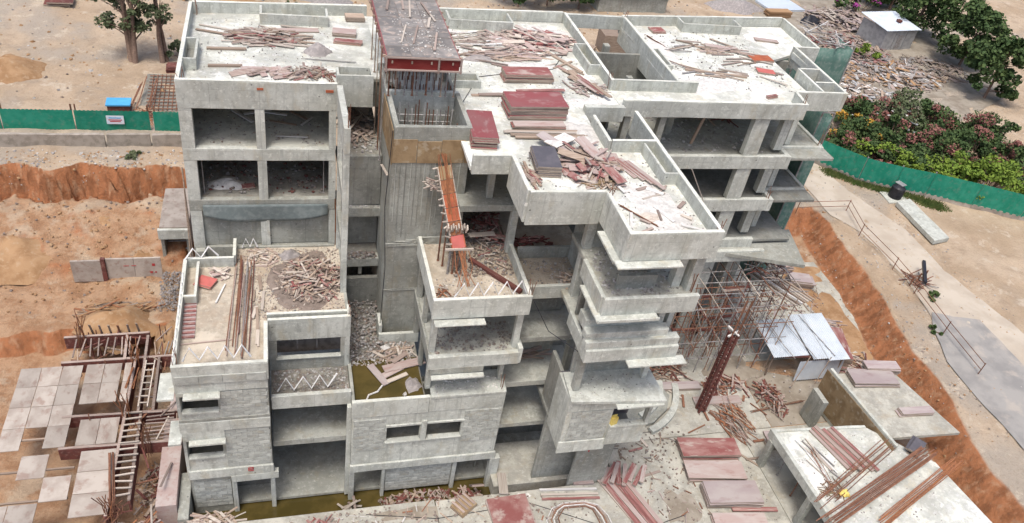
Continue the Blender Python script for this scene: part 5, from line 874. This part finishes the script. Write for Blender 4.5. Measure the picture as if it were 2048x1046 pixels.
e = thing('water_drum', 'black plastic drum standing on a pale pad below green fence', 'drum', (59.6, 15.3, 2.2)); m = MB()
m.tube([(0, 0, .15), (0, 0, .25), (0, 0, 1.3), (0, 0, 1.42), (0, 0, 1.55)], [.62, .66, .66, .5, .25], 20); m.build('tank', 'black', e); prism('pad', [(-1.3, -1.0), (1.1, -1.1), (1.3, .8), (-1.1, .9)], 0, .15, 'conc', e); board('lid', .2, .2, 1.56, .7, .9, .05, .3, ['galvdull'], e)
tag(prism('precast_slab', [(58.7, 13.9), (60.6, 14.4), (60.4, 8.0), (58.4, 7.6)], 2.3, 2.75, 'conc', None), 'long pale precast slab lying by the right road edge', 'slab')
m = MB(); 
for i in range(6500):
    q = U(0, 1); x, y = 54.2 + 9.5 * q + U(-.3, 1.2), 20.2 - 6.6 * q + U(-.9, .6); b = len(m.v); h = U(.12, .45); a = U(0, 6.28)
    m.v += [(x, y, 2.2), (x + .11 * math.cos(a), y + .11 * math.sin(a), 2.2), (x + U(-.1, .1), y + U(-.1, .1), 2.2 + h)]; m.f.append((b, b + 1, b + 2)); m.m.append(0)
tag(m.build('verge_grass', 'grass'), 'short green grass along the foot of green fence', 'grass', kind='stuff')
BS = [(57.5, 23.2, 2.6, 2.6, 'leaf', 'flower_red'), (60.8, 21.2, 2.4, 2.4, 'leaf', 'flower_red'), (64.0, 19.2, 2.4, 2.6, 'leaf', 'flower_red'), (67.8, 17.6, 2.6, 2.9, 'leafyel', None), (71.8, 16.2, 2.8, 3.0, 'leafyel', None), (61.5, 26.2, 2.8, 2.9, 'leaf', 'flower_or'), (65.2, 24.6, 2.8, 3.0, 'leaf', 'flower_red'), (69.3, 22.9, 3.0, 3.2, 'leaf', 'flower_red'), (73.8, 21.8, 3.0, 3.2, 'leaf', 'flower_red'), (64.8, 30.8, 2.9, 2.8, 'leaf', 'flower_red'), (69.2, 29.2, 3.0, 2.8, 'leafgrey', 'flower_red'), (74.2, 28.4, 3.2, 3.2, 'leaf', 'flower_red'), (79.5, 26, 3.2, 3.4, 'leaf', 'flower_red'), (78, 19.5, 3, 3, 'leaf', 'flower_red'), (62.6, 18.3, 1.3, 2.9, 'leafyel', None)]
BL = ['leftmost shrub with red flowers over the green fence', 'red flowering shrub second along the green fence', 'red flowering shrub above the black drum', 'yellow-green vine hanging over fence toward the right', 'broad yellow-green shrub at the right picture edge', 'shrub with orange blooms behind the leftmost red one', 'dark red flowering shrub in the middle of thicket', 'large red flowering shrub in the right of thicket', 'dusky red shrub near the right border', 'red shrub at the upper left of thicket near rubble', 'grey-green shrub with rusty tips below the rubble', 'red flowering shrub below the big right tree', 'outermost rusty shrub beyond the picture edge', 'outer red shrub at the far right fence', 'narrow yellow-green vine arching over the fence']
for (x, y, r_, h, mt, fl), lab in zip(BS, BL): bush(lab, x, y, 2.2, r_ * 1.12, h * 1.12, mt, fl, 30, 170, .3, 26, 'shrubs behind the green fence')
e = thing('trailing_vine', 'bright yellow-green vine trailing over shrubs down to the fence', 'vine', (0, 0, 0)); m = MB(); tb = MB(); pts = []
for i in range(26):
    q = i / 25; p = (57.6 + 11.5 * q, 22.6 - 8.4 * q + .5 * math.sin(i), 4.3 + .7 * math.sin(q * 5) + U(-.2, .2)); pts.append(p); leaves(m, p, U(.35, .8), 70, .22)
    if i % 4 == 3: leaves(m, (p[0] - .3, p[1] - 1.0, 3.6), .5, 60, .2)
tb.tube(pts, .06, 5); tb.build('stem', 'bark', e); m.build('foliage', 'leafyel', e)['kind'] = 'stuff'
heap('pale plastic litter caught among the shrubs', 66.5, 27.5, 4.4, 6.0, 3.0, .4, 26, ('dust', 'galvdull', 'white'), (.3, .8), w_=(.2, .5))
# ================================================================== BACK
tree('tall sparse tree with bare lower trunks at the back left', -12.0, 36.0, 3.9, 9.5, 2.4, 44, 'leafgrey', .26, 120, .25, 'tree', 3, None, .5); tree('second thin tree standing right of the sparse tree', -9.2, 36.5, 3.9, 9.0, 1.6, 22, 'leafgrey', .25, 90, .38, 'tree', 2)
bush('low scrub with brown pots right of the thin trees', -7.6, 37.5, 3.9, 1.6, 1.6, 'leafgrey', None, 9, 80, .28, name='scrub'); stack('low red-brown brick pile beside the trees', -7.8, 34.8, 3.95, 2.4, 1.2, 4, 4, ('oxide', 'oxide'), .14, .1, cat='brick pile', name='brick_pile', pname='course')
for lab, x, y, r_ in (('left of three round green trees behind the roof', 31.5, 60, 3.0), ('middle of three round green trees behind the roof', 35.8, 61, 3.2), ('right of three round green trees behind the roof', 40.2, 60.5, 3.2)): tree(lab, x, y, 2.4, 5.2, r_, 22, 'leaf', .45, 150, .2)
for lab, x, y, h, r_ in (('big dark green tree at the top right corner', 93, 58, 9, 5), ('dark green tree below the corner tree', 94, 48, 8, 4.6), ('green tree outside the right picture edge', 90, 38, 7.5, 4.2), ('round green tree beside the bougainvillea', 96, 68, 9, 5)): tree(lab, x, y, 2.3, h, r_, 40, 'leaf', .5, 170, .12)
bush('bougainvillea with magenta flowers behind the grey shed', 88.5, 66, 2.3, 3.2, 3.4, 'leaf', 'flower_mg', 14, 90, .4, 60)
e = thing('grey_shed', 'small grey sheet-metal shed with pale roof at top right', 'shed', (85.5, 54.5, 2.3), R(10)); corrugated('roof', -3.4, 3.4, -2.6, 3.0, 3.0, 3.5, 'galv', e, .3, .04)
for x0, x1 in ((-3, -1.1), (-1.0, 1.0), (1.1, 3)): box('wall_sheet', x0, x1, -2.3, -2.2, 0, 2.9, 'galvdull', e, seg=0, jit=0)
box('side_wall', -3, -2.9, -2.2, 2.6, 0, 2.9, 'galvdull', e, seg=0); box('side_wall', 2.9, 3, -2.2, 2.6, 0, 2.9, 'galvdull', e, seg=0)
box('door', -.45, .45, -2.36, -2.31, 0, 2.2, 'steel', e, seg=0, jit=0); box('roof_stone', .6, 1.2, -.6, 0, 3.3, 3.6, 'oxide', e, seg=0)
e = thing('low_building', 'flat dark grey roofed building behind the middle roof', 'building', (47.8, 63.5, 2.3), R(4)); box('wall', -5.2, 5.2, -3, 6, 0, 2.4, 'conc_dull', e); box('roof', -5.6, 5.6, -3.4, 6.5, 2.4, 2.6, 'grey_panel', e)
mound('dark grey spoil heap at top behind the right wing', 66, 64.5, 2.3, 4.2, 2.4, 1.6, 'sack', 'spoil_heap', 'spoil'); tag(board('grey_tarp', 74.5, 66, 2.5, 6.5, 4, .3, R(8), ['galv']), 'pale grey tarpaulin lying right of spoil heap', 'tarp'); stack('orange-brown brick pile in front of grey tarpaulin', 72, 62.2, 2.3, 4, 1.4, 5, 4, ('clay', 'clay'), .2, .1, cat='brick pile', name='brick_pile', pname='course'); mound('dark blue heap of sacks by the rear right roof', 76.5, 60.5, 2.3, 1.8, 1.2, 1.2, 'black', 'sack_heap', 'sacks', kind=None)
sheet('rubble_ground', [(66, 33), (80, 31), (97, 40), (99, 72), (70, 70), (66, 56), (70, 46)], 0, 'mudground', .06)
heap('loose boards strewn right of the shed and rubble', 88, 46, 2.3, 5, 4, .7, 200, ('timber', 'timber_pink', 'soilheap', 'rubble'), (.6, 2.4), w_=(.12, .45), dirt=300); heap('low brown rubbish between netting and shrubs', 72, 46, 2.3, 4.5, 6, .6, 260, ('timber', 'soilheap', 'timber_pink', 'rubble_pale', 'clay'), (.5, 2.2), w_=(.1, .4), dirt=400); bush('green scrub growing through the rubble below the shed', 78.5, 48.6, 2.3, 1.8, 1.6, 'leafyel', None, 9, 90, .3, name='scrub'); bush('dusty scrub at the top of flowering thicket', 75.5, 34, 2.3, 2.6, 2.0, 'leafgrey', 'flower_red', 14, 110, .3, name='scrub')
heap('wide field of broken pinkish timber at upper right', 83, 62, 2.3, 6.5, 5, 1.6, 420, ('timber_pale', 'timber_pink', 'pink', 'timber', 'mauve'), (1, 3.6), w_=(.15, .6), dirt=200); heap('brown demolition timber behind the right netting', 78, 52, 2.3, 5.5, 6.5, 1.3, 380, ('timber', 'timber_pink', 'soilheap', 'rubble', 'red'), (.8, 3.2), w_=(.12, .5), dirt=500); heap('pale rubble and boards below the grey shed', 80, 44, 2.3, 6.5, 4.6, .9, 340, ('timber_pink', 'rubble', 'soilheap', 'clay', 'rubble_pale'), (.6, 2.4), w_=(.12, .5), dirt=500); heap('white and brown rubbish above the flowering shrubs', 70.5, 37.5, 2.3, 5, 3.2, .8, 160, ('dust', 'soilheap', 'galvdull', 'timber'), (.6, 1.8), w_=(.15, .5), dirt=300)
def net_tower(label, x, y, z0, h, wx, wy, rz):
    e = thing('netted_scaffold', label, 'scaffold', (x, y, z0), R(rz), 'scaffolds with green netting')
    for a in (-wx / 2, wx / 2):
        for b in (-wy / 2, wy / 2): m = MB(); m.tube([(a, b, 0), (a, b, h)], .06, 5); m.build('standard', 'steel', e)
    for z in [h * i / 5 for i in range(1, 6)]:
        for b in (-wy / 2, wy / 2): m = MB(); m.tube([(-wx / 2, b, z), (wx / 2, b, z)], .05, 5); m.build('ledger', 'steel', e)
    n = 14
    for s, (p, q) in enumerate((((-wx / 2, -wy / 2), (wx / 2, -wy / 2)), ((wx / 2, -wy / 2), (wx / 2, wy / 2)), ((-wx / 2, wy / 2), (-wx / 2, -wy / 2)))):
        vs_, fs_ = [], []
        for j in range(n + 1):
            for i in range(n + 1):
                u, v = i / n, j / n; d = .12 * noise.noise(Vector((u * 5 + s * 7 + x, v * 5, 0)))
                vs_.append((p[0] + (q[0] - p[0]) * u + (d if s else 0), p[1] + (q[1] - p[1]) * u + (0 if s else d) - .03, h * .06 + h * .92 * v))
        for j in range(n):
            for i in range(n): k_ = j * (n + 1) + i; fs_.append((k_, k_ + 1, k_ + n + 2, k_ + n + 1))
        o = link('net', mesh('net', vs_, fs_, None, True), 'netting', e); sol = o.modifiers.new('thick', 'SOLIDIFY'); sol.thickness = .02
net_tower('green netted scaffold beyond the right roof edge', 42.9, 12.9, 2.2, 17.0, 3.2, 2.2, -4); net_tower('tall green netting strip on the right wing end', 36.9, 4.2, 2.2, 16.0, .9, 3.4, -4); net_tower('dusty blue-green netting behind the rear right roof corner', 41.6, 17.5, 2.2, 16.0, 2.4, 3.0, 4)
heap('tangle of pale scaffold poles above green netting', 42.8, 13.8, 19.0, 1.5, 2.2, 1.2, 40, ('white', 'steel', 'timber_pale'), (1, 2.6), w_=(.05, .07), name='pole_tangle')
# back of the site seen through the courtyard
tag(prism('excavator_shelter', [(38.8, 46.5), (43, 46.5), (43, 49), (38.8, 49)], 2.2, 4.6, 'timber', None), 'brown site hut seen through the courtyard gap', 'hut'); sheet('green_tarpaulin', [(41.5, 42.5), (45.5, 41.5), (45.5, 44), (41.5, 44.5)], 0, 'green', .2)
rubble('stones and clods over the ground behind the building', -40, 70, 24, 70, None, 3000, (.06, .3), ('rubble', 'clay', 'rubble_pale', 'soilheap', 'clay'), .05); rubble('stones along the dirt road and the top of bank', 46, 60, -12, 20, None, 900, (.04, .16), ('rubble', 'clay', 'rubble_pale'), .05)
rubble('clods fallen at the foot of the right bank', 43.5, 49.0, -14, 9, None, 320, (.03, .16), ('clay', 'clay', 'soilheap'), .15); rubble('clods fallen below the left cut', -22, -5, 5.5, 17, None, 600, (.04, .22), ('clay', 'clay', 'soilheap', 'clay'), .1)
for i in range(16):
    wx_, wy_ = U(-34, 60), U(27, 60); bush('tuft of dry weed on the ground behind the building', wx_, wy_, height(wx_, wy_), U(.5, 1.2), U(.3, .8), 'leafgrey', None, 5, 50, .25, 0, 'weeds behind the building', 'weed')
for lab, x, y, rx, ry, mt in (('grey sand heap on open ground behind left roof', 6, 58, 4, 2, 'sack'), ('brown soil heap behind the left roof', -3, 52, 3.5, 2, 'clay'), ('pale sand heap behind the raised deck', 16, 60, 4, 2, 'dust'), ('soil heap beyond the hoarding at far left', -22, 34, 3.5, 2.4, 'clay'), ('grey gravel heap beyond the hoarding', -30, 44, 4, 3, 'sack')): mound(lab, x, y, height(x, y) - .1, rx, ry, 1.2, mt, 'soil_heap', 'soil', 22)
for i in range(8): stack('weathered board pile on open ground behind, ' + nth(i, 8), -32 + 11.5 * i, 50 + (i * 37 % 11) - 5, height(-32 + 11.5 * i, 50 + (i * 37 % 11) - 5), U(2, 4), U(1, 2), 3, U(0, 90), rnd.choice((('timber', 'ply'), ('mauve', 'ply'), ('oxide', 'ply'))), .15, .3, 'board piles behind the building', None, 'board pile', 'board_pile', 'board')
# ================================================================== LEFT SIDE
WP = [(-30, 20.8), (-20, 20.9), (-12.2, 21.0), (-8.9, 21.1), (-4.5, 21.2)]
for i, (a, b) in enumerate(zip(WP, WP[1:])): tag(wall('boundary_wall', a[0], a[1], b[0] - .15, b[1], .3, 3.3, 5.05, 'stone', None, jit=.04), ('far left bay', 'second bay', 'bay with pale coping left of the post', 'bay next to the building')[i] + ' of the stone boundary wall above the cut', 'wall', 'boundary wall bays')
for i, (x0, x1) in enumerate(((-26, -20.1), (-20, -14.9), (-14.8, -9.3), (-9.0, -4.8))):
    e = thing('site_fence', 'green sheet hoarding on the left, ' + ('outermost sheet', 'second sheet', 'sheet carrying the printed board', 'sheet next to the building')[i], 'fence', (0, 0, 0), 0, 'green hoarding at the left')
    corrugated('sheet', x0, x1, 23.6, 23.62, 4.0, 5.75, 'green', e, .3, .03)
    for x in (x0 + .1, x1 - .1): box('post', x - .05, x + .05, 23.72, 23.82, 3.8, 6.2, 'rust', e, seg=0)
e = thing('printed_board', 'small white printed board hung on the green hoarding', 'sign', (-11.85, 23.5, 4.62)); board('sheet', 0, 0, 0, 1.3, .03, .75, 0, ['paper'], e)
for i, (z, c_, w_) in enumerate(((.52, 'blue', .9), (.34, 'redpaint', 1.0), (.2, 'redpaint', .8))): board('print_band', 0, -.02, z, w_, .012, .08, 0, [c_], e)
e = thing('blue_tarp_stack', 'bright blue tarp folded over a low frame beside the hoarding', 'tarp', (-12.0, 26.6, 4.0), R(2)); board('tarp', 0, 0, .9, 1.9, 1.3, .12, 0, ['blue'], e); board('frame', 0, 0, 0, 1.7, 1.1, .85, 0, ['oxide'], e)
e = thing('bar_mesh', 'rusty mesh of bars lying behind the green hoarding', 'mesh', (-8.5, 30.2, 4.05), R(2))
for i in range(9): m = MB(); m.tube([(-1.4 + .36 * i, -3.3, .05), (-1.4 + .36 * i, 3.4, .08)], .04, 5); m.build('bar', 'rust', e)
for i in range(11): m = MB(); m.tube([(-1.7, -3.1 + .62 * i, .1), (1.8, -3.1 + .62 * i, .1)], .04, 5); m.build('bar', 'rust', e)
tag(box('mesh_bed', -10.6, -6.8, 26.9, 33.8, 3.9, 4.04, 'floor_dirty'), 'grey concrete bed under the rusty bar mesh', 'slab')
for i in range(6): x = -10.6 + U(-.9, .9); bars('long rusty pole leaning left of the bar mesh', (x, 27.0 + U(-.3, .3), 4.1), (x + U(.3, .9), 30.5 + U(-.5, 1), 5.0), 1, .02, .045, 'rust', group='poles by the bar mesh')
heap('rusty bent bars at the left end of bar mesh', -9.9, 25.6, 4.05, .7, .9, 1.0, 40, ('rust', 'oxide', 'rustlight'), (.8, 2), w_=(.03, .07)); rubble('stones and clods along the top of left cut', -22, -4.8, 17.8, 20.4, None, 420, (.06, .22), ('rubble_pale', 'rubble', 'clay'), .05); bush('low weed along the boundary wall foot', -10.5, 19.8, 3.95, .8, .4, 'leafgrey', None, 5, 60, .22, name='weed')
for lab, x, y, rx, ry, h in (('orange soil slope under left cut', -11.5, 14.6, 4.0, 2.2, 1.6), ('brown soil hump beside the culvert', -9.2, 11.6, 1.6, 1.2, .8), ('yellow-brown soil block among the shutters', -10.2, 4.2, 2.6, 2.0, 1.6), ('second soil block nearer the terrace', -6.4, 3.2, 1.2, 1.6, 1.2), ('soil beyond the left picture edge', -18, 12, 4, 3, 1.8)): mound(lab, x, y, -.2, rx, ry, h, 'clay', 'soil_heap', 'soil', 22)
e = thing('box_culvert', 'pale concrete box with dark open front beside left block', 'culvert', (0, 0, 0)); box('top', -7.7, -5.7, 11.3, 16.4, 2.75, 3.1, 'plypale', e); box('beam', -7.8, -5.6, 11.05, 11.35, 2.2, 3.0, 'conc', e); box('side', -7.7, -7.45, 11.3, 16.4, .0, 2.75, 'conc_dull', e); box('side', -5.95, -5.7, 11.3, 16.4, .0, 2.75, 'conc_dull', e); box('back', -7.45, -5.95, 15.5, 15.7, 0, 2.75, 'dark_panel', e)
for i in range(4): box('rung', -7.4, -6.0, 11.9 + .3 * i, 12.0 + .3 * i, .6 + .5 * i, .68 + .5 * i, 'steel', e, seg=0)
for i in range(5): x = -5.2 + .25 * i; bars('tall brown bamboo pole beside the left block', (x, 6.5, .2), (x + U(-.4, .1), 9.0 + U(-1, 1.5), 9.0 + U(-1, 1)), 1, .02, .05, 'timber', group='poles beside the left block')
e = thing('retaining_panel', 'pale shutter wall with small red marks below the soil slope', 'wall', (0, 0, 0)); box('panel', -11.2, -9.4, 9.45, 9.6, -.1, 1.75, 'plypale', e, seg=0); box('panel', -9.38, -7.6, 9.45, 9.6, -.1, 1.75, 'plypale', e, seg=0); box('panel', -13.4, -11.5, 9.3, 9.45, -.1, 1.75, 'plypale', e, seg=0); box('post', -11.5, -11.22, 9.3, 9.6, -.1, 1.85, 'oxide', e, seg=0)
for x, z, w_, h_ in ((-9.9, 1.1, .35, .05), (-9.4, 1.1, .3, .05), (-8.1, 1.05, .2, .22), (-8.3, .4, .18, .16), (-8.0, .42, .12, .12)): box('red_mark', x - w_ / 2, x + w_ / 2, 9.43, 9.448, z, z + h_, 'redpaint', e, seg=0, jit=0, bev=0)
rubble('grey gravel spilled between the culvert and terrace', -7.6, -5.3, 5.5, 9.5, .1, 700, (.05, .16), ('rubble', 'sack'), .5); heap('orange timbers around the yellow-brown soil block', -10.2, 5.9, .2, 2.4, .7, .8, 50, ('clay', 'timber', 'rustlight'), (.8, 2), 0, 40)
for i in range(7): plank('brown shutter board standing against the soil block', 'boards against the soil block', -11.6 + .55 * i, 2.45 + U(-.1, .1), .3, 1.7, 90 + U(-5, 5), .12, .05, rnd.choice(('rust', 'timber', 'timber_pink')), 1.25, 'shutter_board', 'board')
# foundation shutters
e = thing('beam_formwork', 'red-brown framed shutter grid of foundation beams at the left', 'formwork', (0, 0, 0))
for x0, y0, x1, y1, z in ((-12.6, 2.0, -7.6, 2.1, 1.35), (-12.4, -.2, -5.2, -.1, 1.3), (-11.6, -4.6, -5.1, -4.7, 1.3), (-11.4, -6.9, -5.1, -7.0, 1.3), (-8.3, -11.6, -8.1, -.2, 1.35), (-7.75, 1.9, -7.65, -4.6, 1.35), (-6.7, -4.7, -6.75, -.1, 1.3), (-7.3, -10.7, -7.35, -4.6, 1.25), (-9.0, 2.0, -8.9, -.2, 1.35)):
    wall('shutter_side', x0, y0, x1, y1, .12, .4, z, 'oxide', e); wall('shutter_cap', x0, y0, x1, y1, .16, z, z + .07, 'timber_pink', e)
for i in range(14): y = -10.4 + i * .44; board('cross_tie', -7.75, y, 1.42, .9 + U(-.1, .3), .08, .07, R(U(-6, 6)), ['timber_pale'], e)
for i in range(8): board('cross_tie', -6.3, -6.7 + .28 * i, 1.38, 1.5, .07, .06, R(U(-4, 4)), ['timber_pink'], e)
for i in range(9): board('cross_tie', -11.8 + .45 * i, 1.0, 1.4, .08, 1.6, .06, R(U(-6, 6)), ['timber_pink'], e)
for i in range(9): board('cross_tie', -7.2 + .22 * i, .9 + U(-.1, .1), .9, .06, 1.5, .07, R(U(-10, 10)), [rnd.choice(('timber', 'steel', 'oxide'))], e)
for lab, x0, x1, y0, y1 in (('pale shutter deck panel nearest the soil block', -10.9, -8.9, -3.6, -.4), ('narrow pale shutter panel right of the topmost deck', -8.75, -8.35, -3.6, -.4), ('pale shutter deck panel second from the top', -10.6, -8.5, -6.7, -4.8), ('long pale shutter deck panel at the lower left', -10.2, -8.4, -11.4, -7.1), ('pale shutter deck outside the left picture edge', -14.5, -11.1, -6.7, -.4), ('large pale deck at the far lower left', -14.5, -10.4, -15, -7.1)):
    e = thing('shutter_deck', lab, 'deck', ((x0 + x1) / 2, (y0 + y1) / 2, 1.15), 0, 'pale shutter deck panels'); nx_, ny_ = max(1, round((x1 - x0) / 1.22)), max(1, round((y1 - y0) / 1.6))
    for i in range(nx_):
        for j in range(ny_):
            if nx_ * ny_ > 3 and U(0, 1) < .14: continue
            sw, sl = (x1 - x0) / nx_, (y1 - y0) / ny_; board('sheet', x0 + (i + .5) * sw - (x0 + x1) / 2, y0 + (j + .5) * sl - (y0 + y1) / 2, .1 + U(0, .03), sw - .03, sl - .03, .05, R(U(-.8, .8)), ['plypale', 'ply'], e)
    for j in range(4): board('bearer', 0, (j - 1.5) * (y1 - y0) / 4, 0, x1 - x0, .1, .1, 0, ['timber'], e)
tag(box('beam_side', -6.1, -5.05, -11.0, -4.9, -1.2, .9, 'pink'), 'pink-stained shutter side along the lower left block', 'shutter'); tag(box('beam_side', -5.9, -5.15, -4.5, -.3, -.8, 1.1, 'pink'), 'upper pink-stained shutter along the left parapet', 'shutter')
bars('rusty column cage bars at the crossing of shutters', (-8.1, -1.0, 1.4), (-8.0, -3.9, 2.6), 8, .5, .03, 'rustlight'); bars('rusty cage bars along the lower left beam', (-8.6, -7.4, 1.4), (-8.1, -11.2, 1.5), 8, .3, .028, 'rust'); heap('bent rusty bars by the lower left deck', -8.1, -11.2, 1.0, .5, .5, .8, 24, ('rust', 'oxide'), (.5, 1.1), w_=(.03, .05)); heap('loose tie bars left of the block corner', -7.0, -12.2, .3, 1.8, .8, .9, 50, ('rustlight', 'timber_pink', 'pink', 'rust'), (.6, 1.8), 0, 60, w_=(.05, .1)); plank('pale pole leaning at the lower left corner', None, -6.2, -11.6, .3, 2.6, 100, .09, .09, 'timber_pale', .5, 'pole', 'pole'); plank('pale stick aslant over the dark shutter bay', None, -6.1, -6.0, 1.3, 1.9, 75, .07, .06, 'timber_pale', .1, 'stick', 'stick')
for gx, gy, lab in ((-8.2, -.3, 'upright starter bars at the ladder head'), (-8.2, -4.7, 'upright starter bars at middle shutter crossing'), (-8.2, -11.4, 'upright starter bars at the lowest shutter corner'), (-5.6, -.2, 'upright starter bars beside the terrace'), (-6.9, -7.0, 'upright starter bars at the dark bay'), (-11.6, 2.0, 'upright starter bars at the soil block')):
    e = thing('starter_cage', lab, 'rebar cage', (gx, gy, .4))
    for i in range(10):
        a = 6.28 * i / 10; m = MB(); h = U(1.6, 3.0); m.tube([(.22 * math.cos(a), .22 * math.sin(a), 0), (.22 * math.cos(a) + U(-.05, .05), .22 * math.sin(a) + U(-.05, .05), h * .6), (.25 * math.cos(a) + U(-.3, .3), .25 * math.sin(a) + U(-.3, .3), h)], .025, 5); m.build('bar', rnd.choice(('rust', 'rustlight')), e)
for i in range(34): x, y = rnd.choice(((U(-12, -5.4), U(-.4, 2.2)), (U(-7.6, -5.2), U(-11, -.3)))); plank('rust-brown shutter stick in the foundation grid', 'sticks in the foundation grid', x, y, U(.4, 1.3), U(.6, 2.0), U(0, 180), U(.05, .12), .06, rnd.choice(('oxide', 'rust', 'timber', 'timber_pink')), U(-.25, .25), 'shutter_stick', 'stick')
for i in range(16): prop('thin upright strut in the foundation grid', 'struts in the foundation grid', U(-12, -5.3), rnd.choice((-.35, 2.25, -4.9, 2.6, 1.4)), -.6, U(1.2, 2.1), rnd.choice(('rust', 'timber', 'oxide')), .045)
heap('brown rubbish in the dark bay of foundation grid', -6.7, -8.5, -1.4, .8, 2.0, .5, 60, ('soilheap', 'oxide', 'timber'), (.4, 1.4), dirt=120)
tag(box('pedestal', -9.0, -7.9, -13.4, -12.0, -.6, .9, 'plypale'), 'pale concrete pedestal at the bottom left', 'pedestal')
e = thing('ladder', 'light timber ladder lying between the shutters', 'ladder', (-7.3, -2.4, 1.45), R(-1))
for x in (-.25, .25): board('stile', x, 0, 0, .07, 3.8, .07, 0, ['timber_pale'], e)
for i in range(7): board('rung', 0, -1.6 + .53 * i, .02, .5, .07, .05, 0, ['timber_pale'], e)
net = MB(); n = 16
vs_, fs_ = [], []
for j in range(7):
    for i in range(n + 1):
        u, v = i / n, j / 6; sag = .9 * math.sin(u * 3.14) * (1 - v)
        vs_.append((-3.3 + 6.8 * u, -.05 - .12 * math.sin(u * 9) * (1 - v) - .05, 12.95 - .75 * (1 - v) - sag * .55))
for j in range(6):
    for i in range(n): k_ = j * (n + 1) + i; fs_.append((k_, k_ + 1, k_ + n + 2, k_ + n + 1))
o = tag(link('safety_net', mesh('safety_net', vs_, fs_, None, True), 'safetynet'), 'grey-green safety net sagging below the lower left openings', 'net'); o.modifiers.new('thick', 'SOLIDIFY').thickness = .02

# ---- more of the clutter that lies about
heap('thin spread of splinters and wire across the front yard', 8, -13.6, .0, 9, 1.6, .06, 70, ('timber', 'timber_pink', 'rust', 'rubble_pale'), (.2, 1.1), w_=(.02, .09), dirt=300); heap('splinters and offcuts around the red stacks', 24.0, -13.0, .0, 2.4, 4.2, .06, 36, ('timber', 'timber_pink', 'rust', 'pink'), (.2, .9), w_=(.03, .08), dirt=120); heap('offcuts strewn below the curved landing', 23.6, -9.6, .0, 2.6, 1.4, .06, 22, ('timber', 'timber_pink', 'rubble'), (.2, .9), w_=(.03, .1), dirt=90); heap('timber litter on the slab near the bank', 40.5, 4.0, -.02, 4.5, 2.6, .12, 120, ('timber', 'mauve', 'rust', 'timber_pink'), (.3, 1.6), w_=(.04, .14), dirt=200)
for lab, x, y, rx, ry, mt in (('brown mud smear on the yard beside the trench', 7.5, -12.6, 2.6, .5, 'mudground'), ('brown mud smear near the red stacks', 24.0, -14.5, 1.4, 1.6, 'mudground'), ('cement spill on the yard before the arched bars', 14.2, -12.4, 1.0, .4, 'dust'), ('mud smear on the slab below the scaffold', 32.5, -3.6, 2.4, 1.4, 'mudground'), ('orange soil washed onto the slab from the bank', 44.6, 1.5, 1.8, 4.5, 'clay'), ('orange soil washed down at the bank corner', 45.0, 7.0, 2.2, 1.6, 'clay')): mound(lab, x, y, -.02, rx, ry, .06, mt, 'ground_smear', 'soil', 22)
for lab, pts in (('thin cable hanging down the shaft corner', ((6.3, -4.6, 20.4), (6.1, -4.8, 16), (6.3, -4.9, 12), (6.2, -5.1, 8))), ('thin cable drooping from middle tower to right bay', ((13.2, -10.1, 13.8), (14.2, -10.6, 12.0), (15.3, -12.8, 12.4))), ('cable trailing across the front yard', ((5, -12.4, .03), (9, -13.2, .03), (14.6, -12.9, .03), (20, -15.8, .03), (24, -15.0, .03))), ('cable trailing over the middle roof', ((10.6, -.5, Z + .02), (12.2, 2.8, Z + .02), (17.2, 4.2, Z + .02), (19.6, 8.2, Z + .02)))):
    m = MB(); m.tube(pts, .022, 5); tag(m.build('cable', 'black'), lab, 'cable')
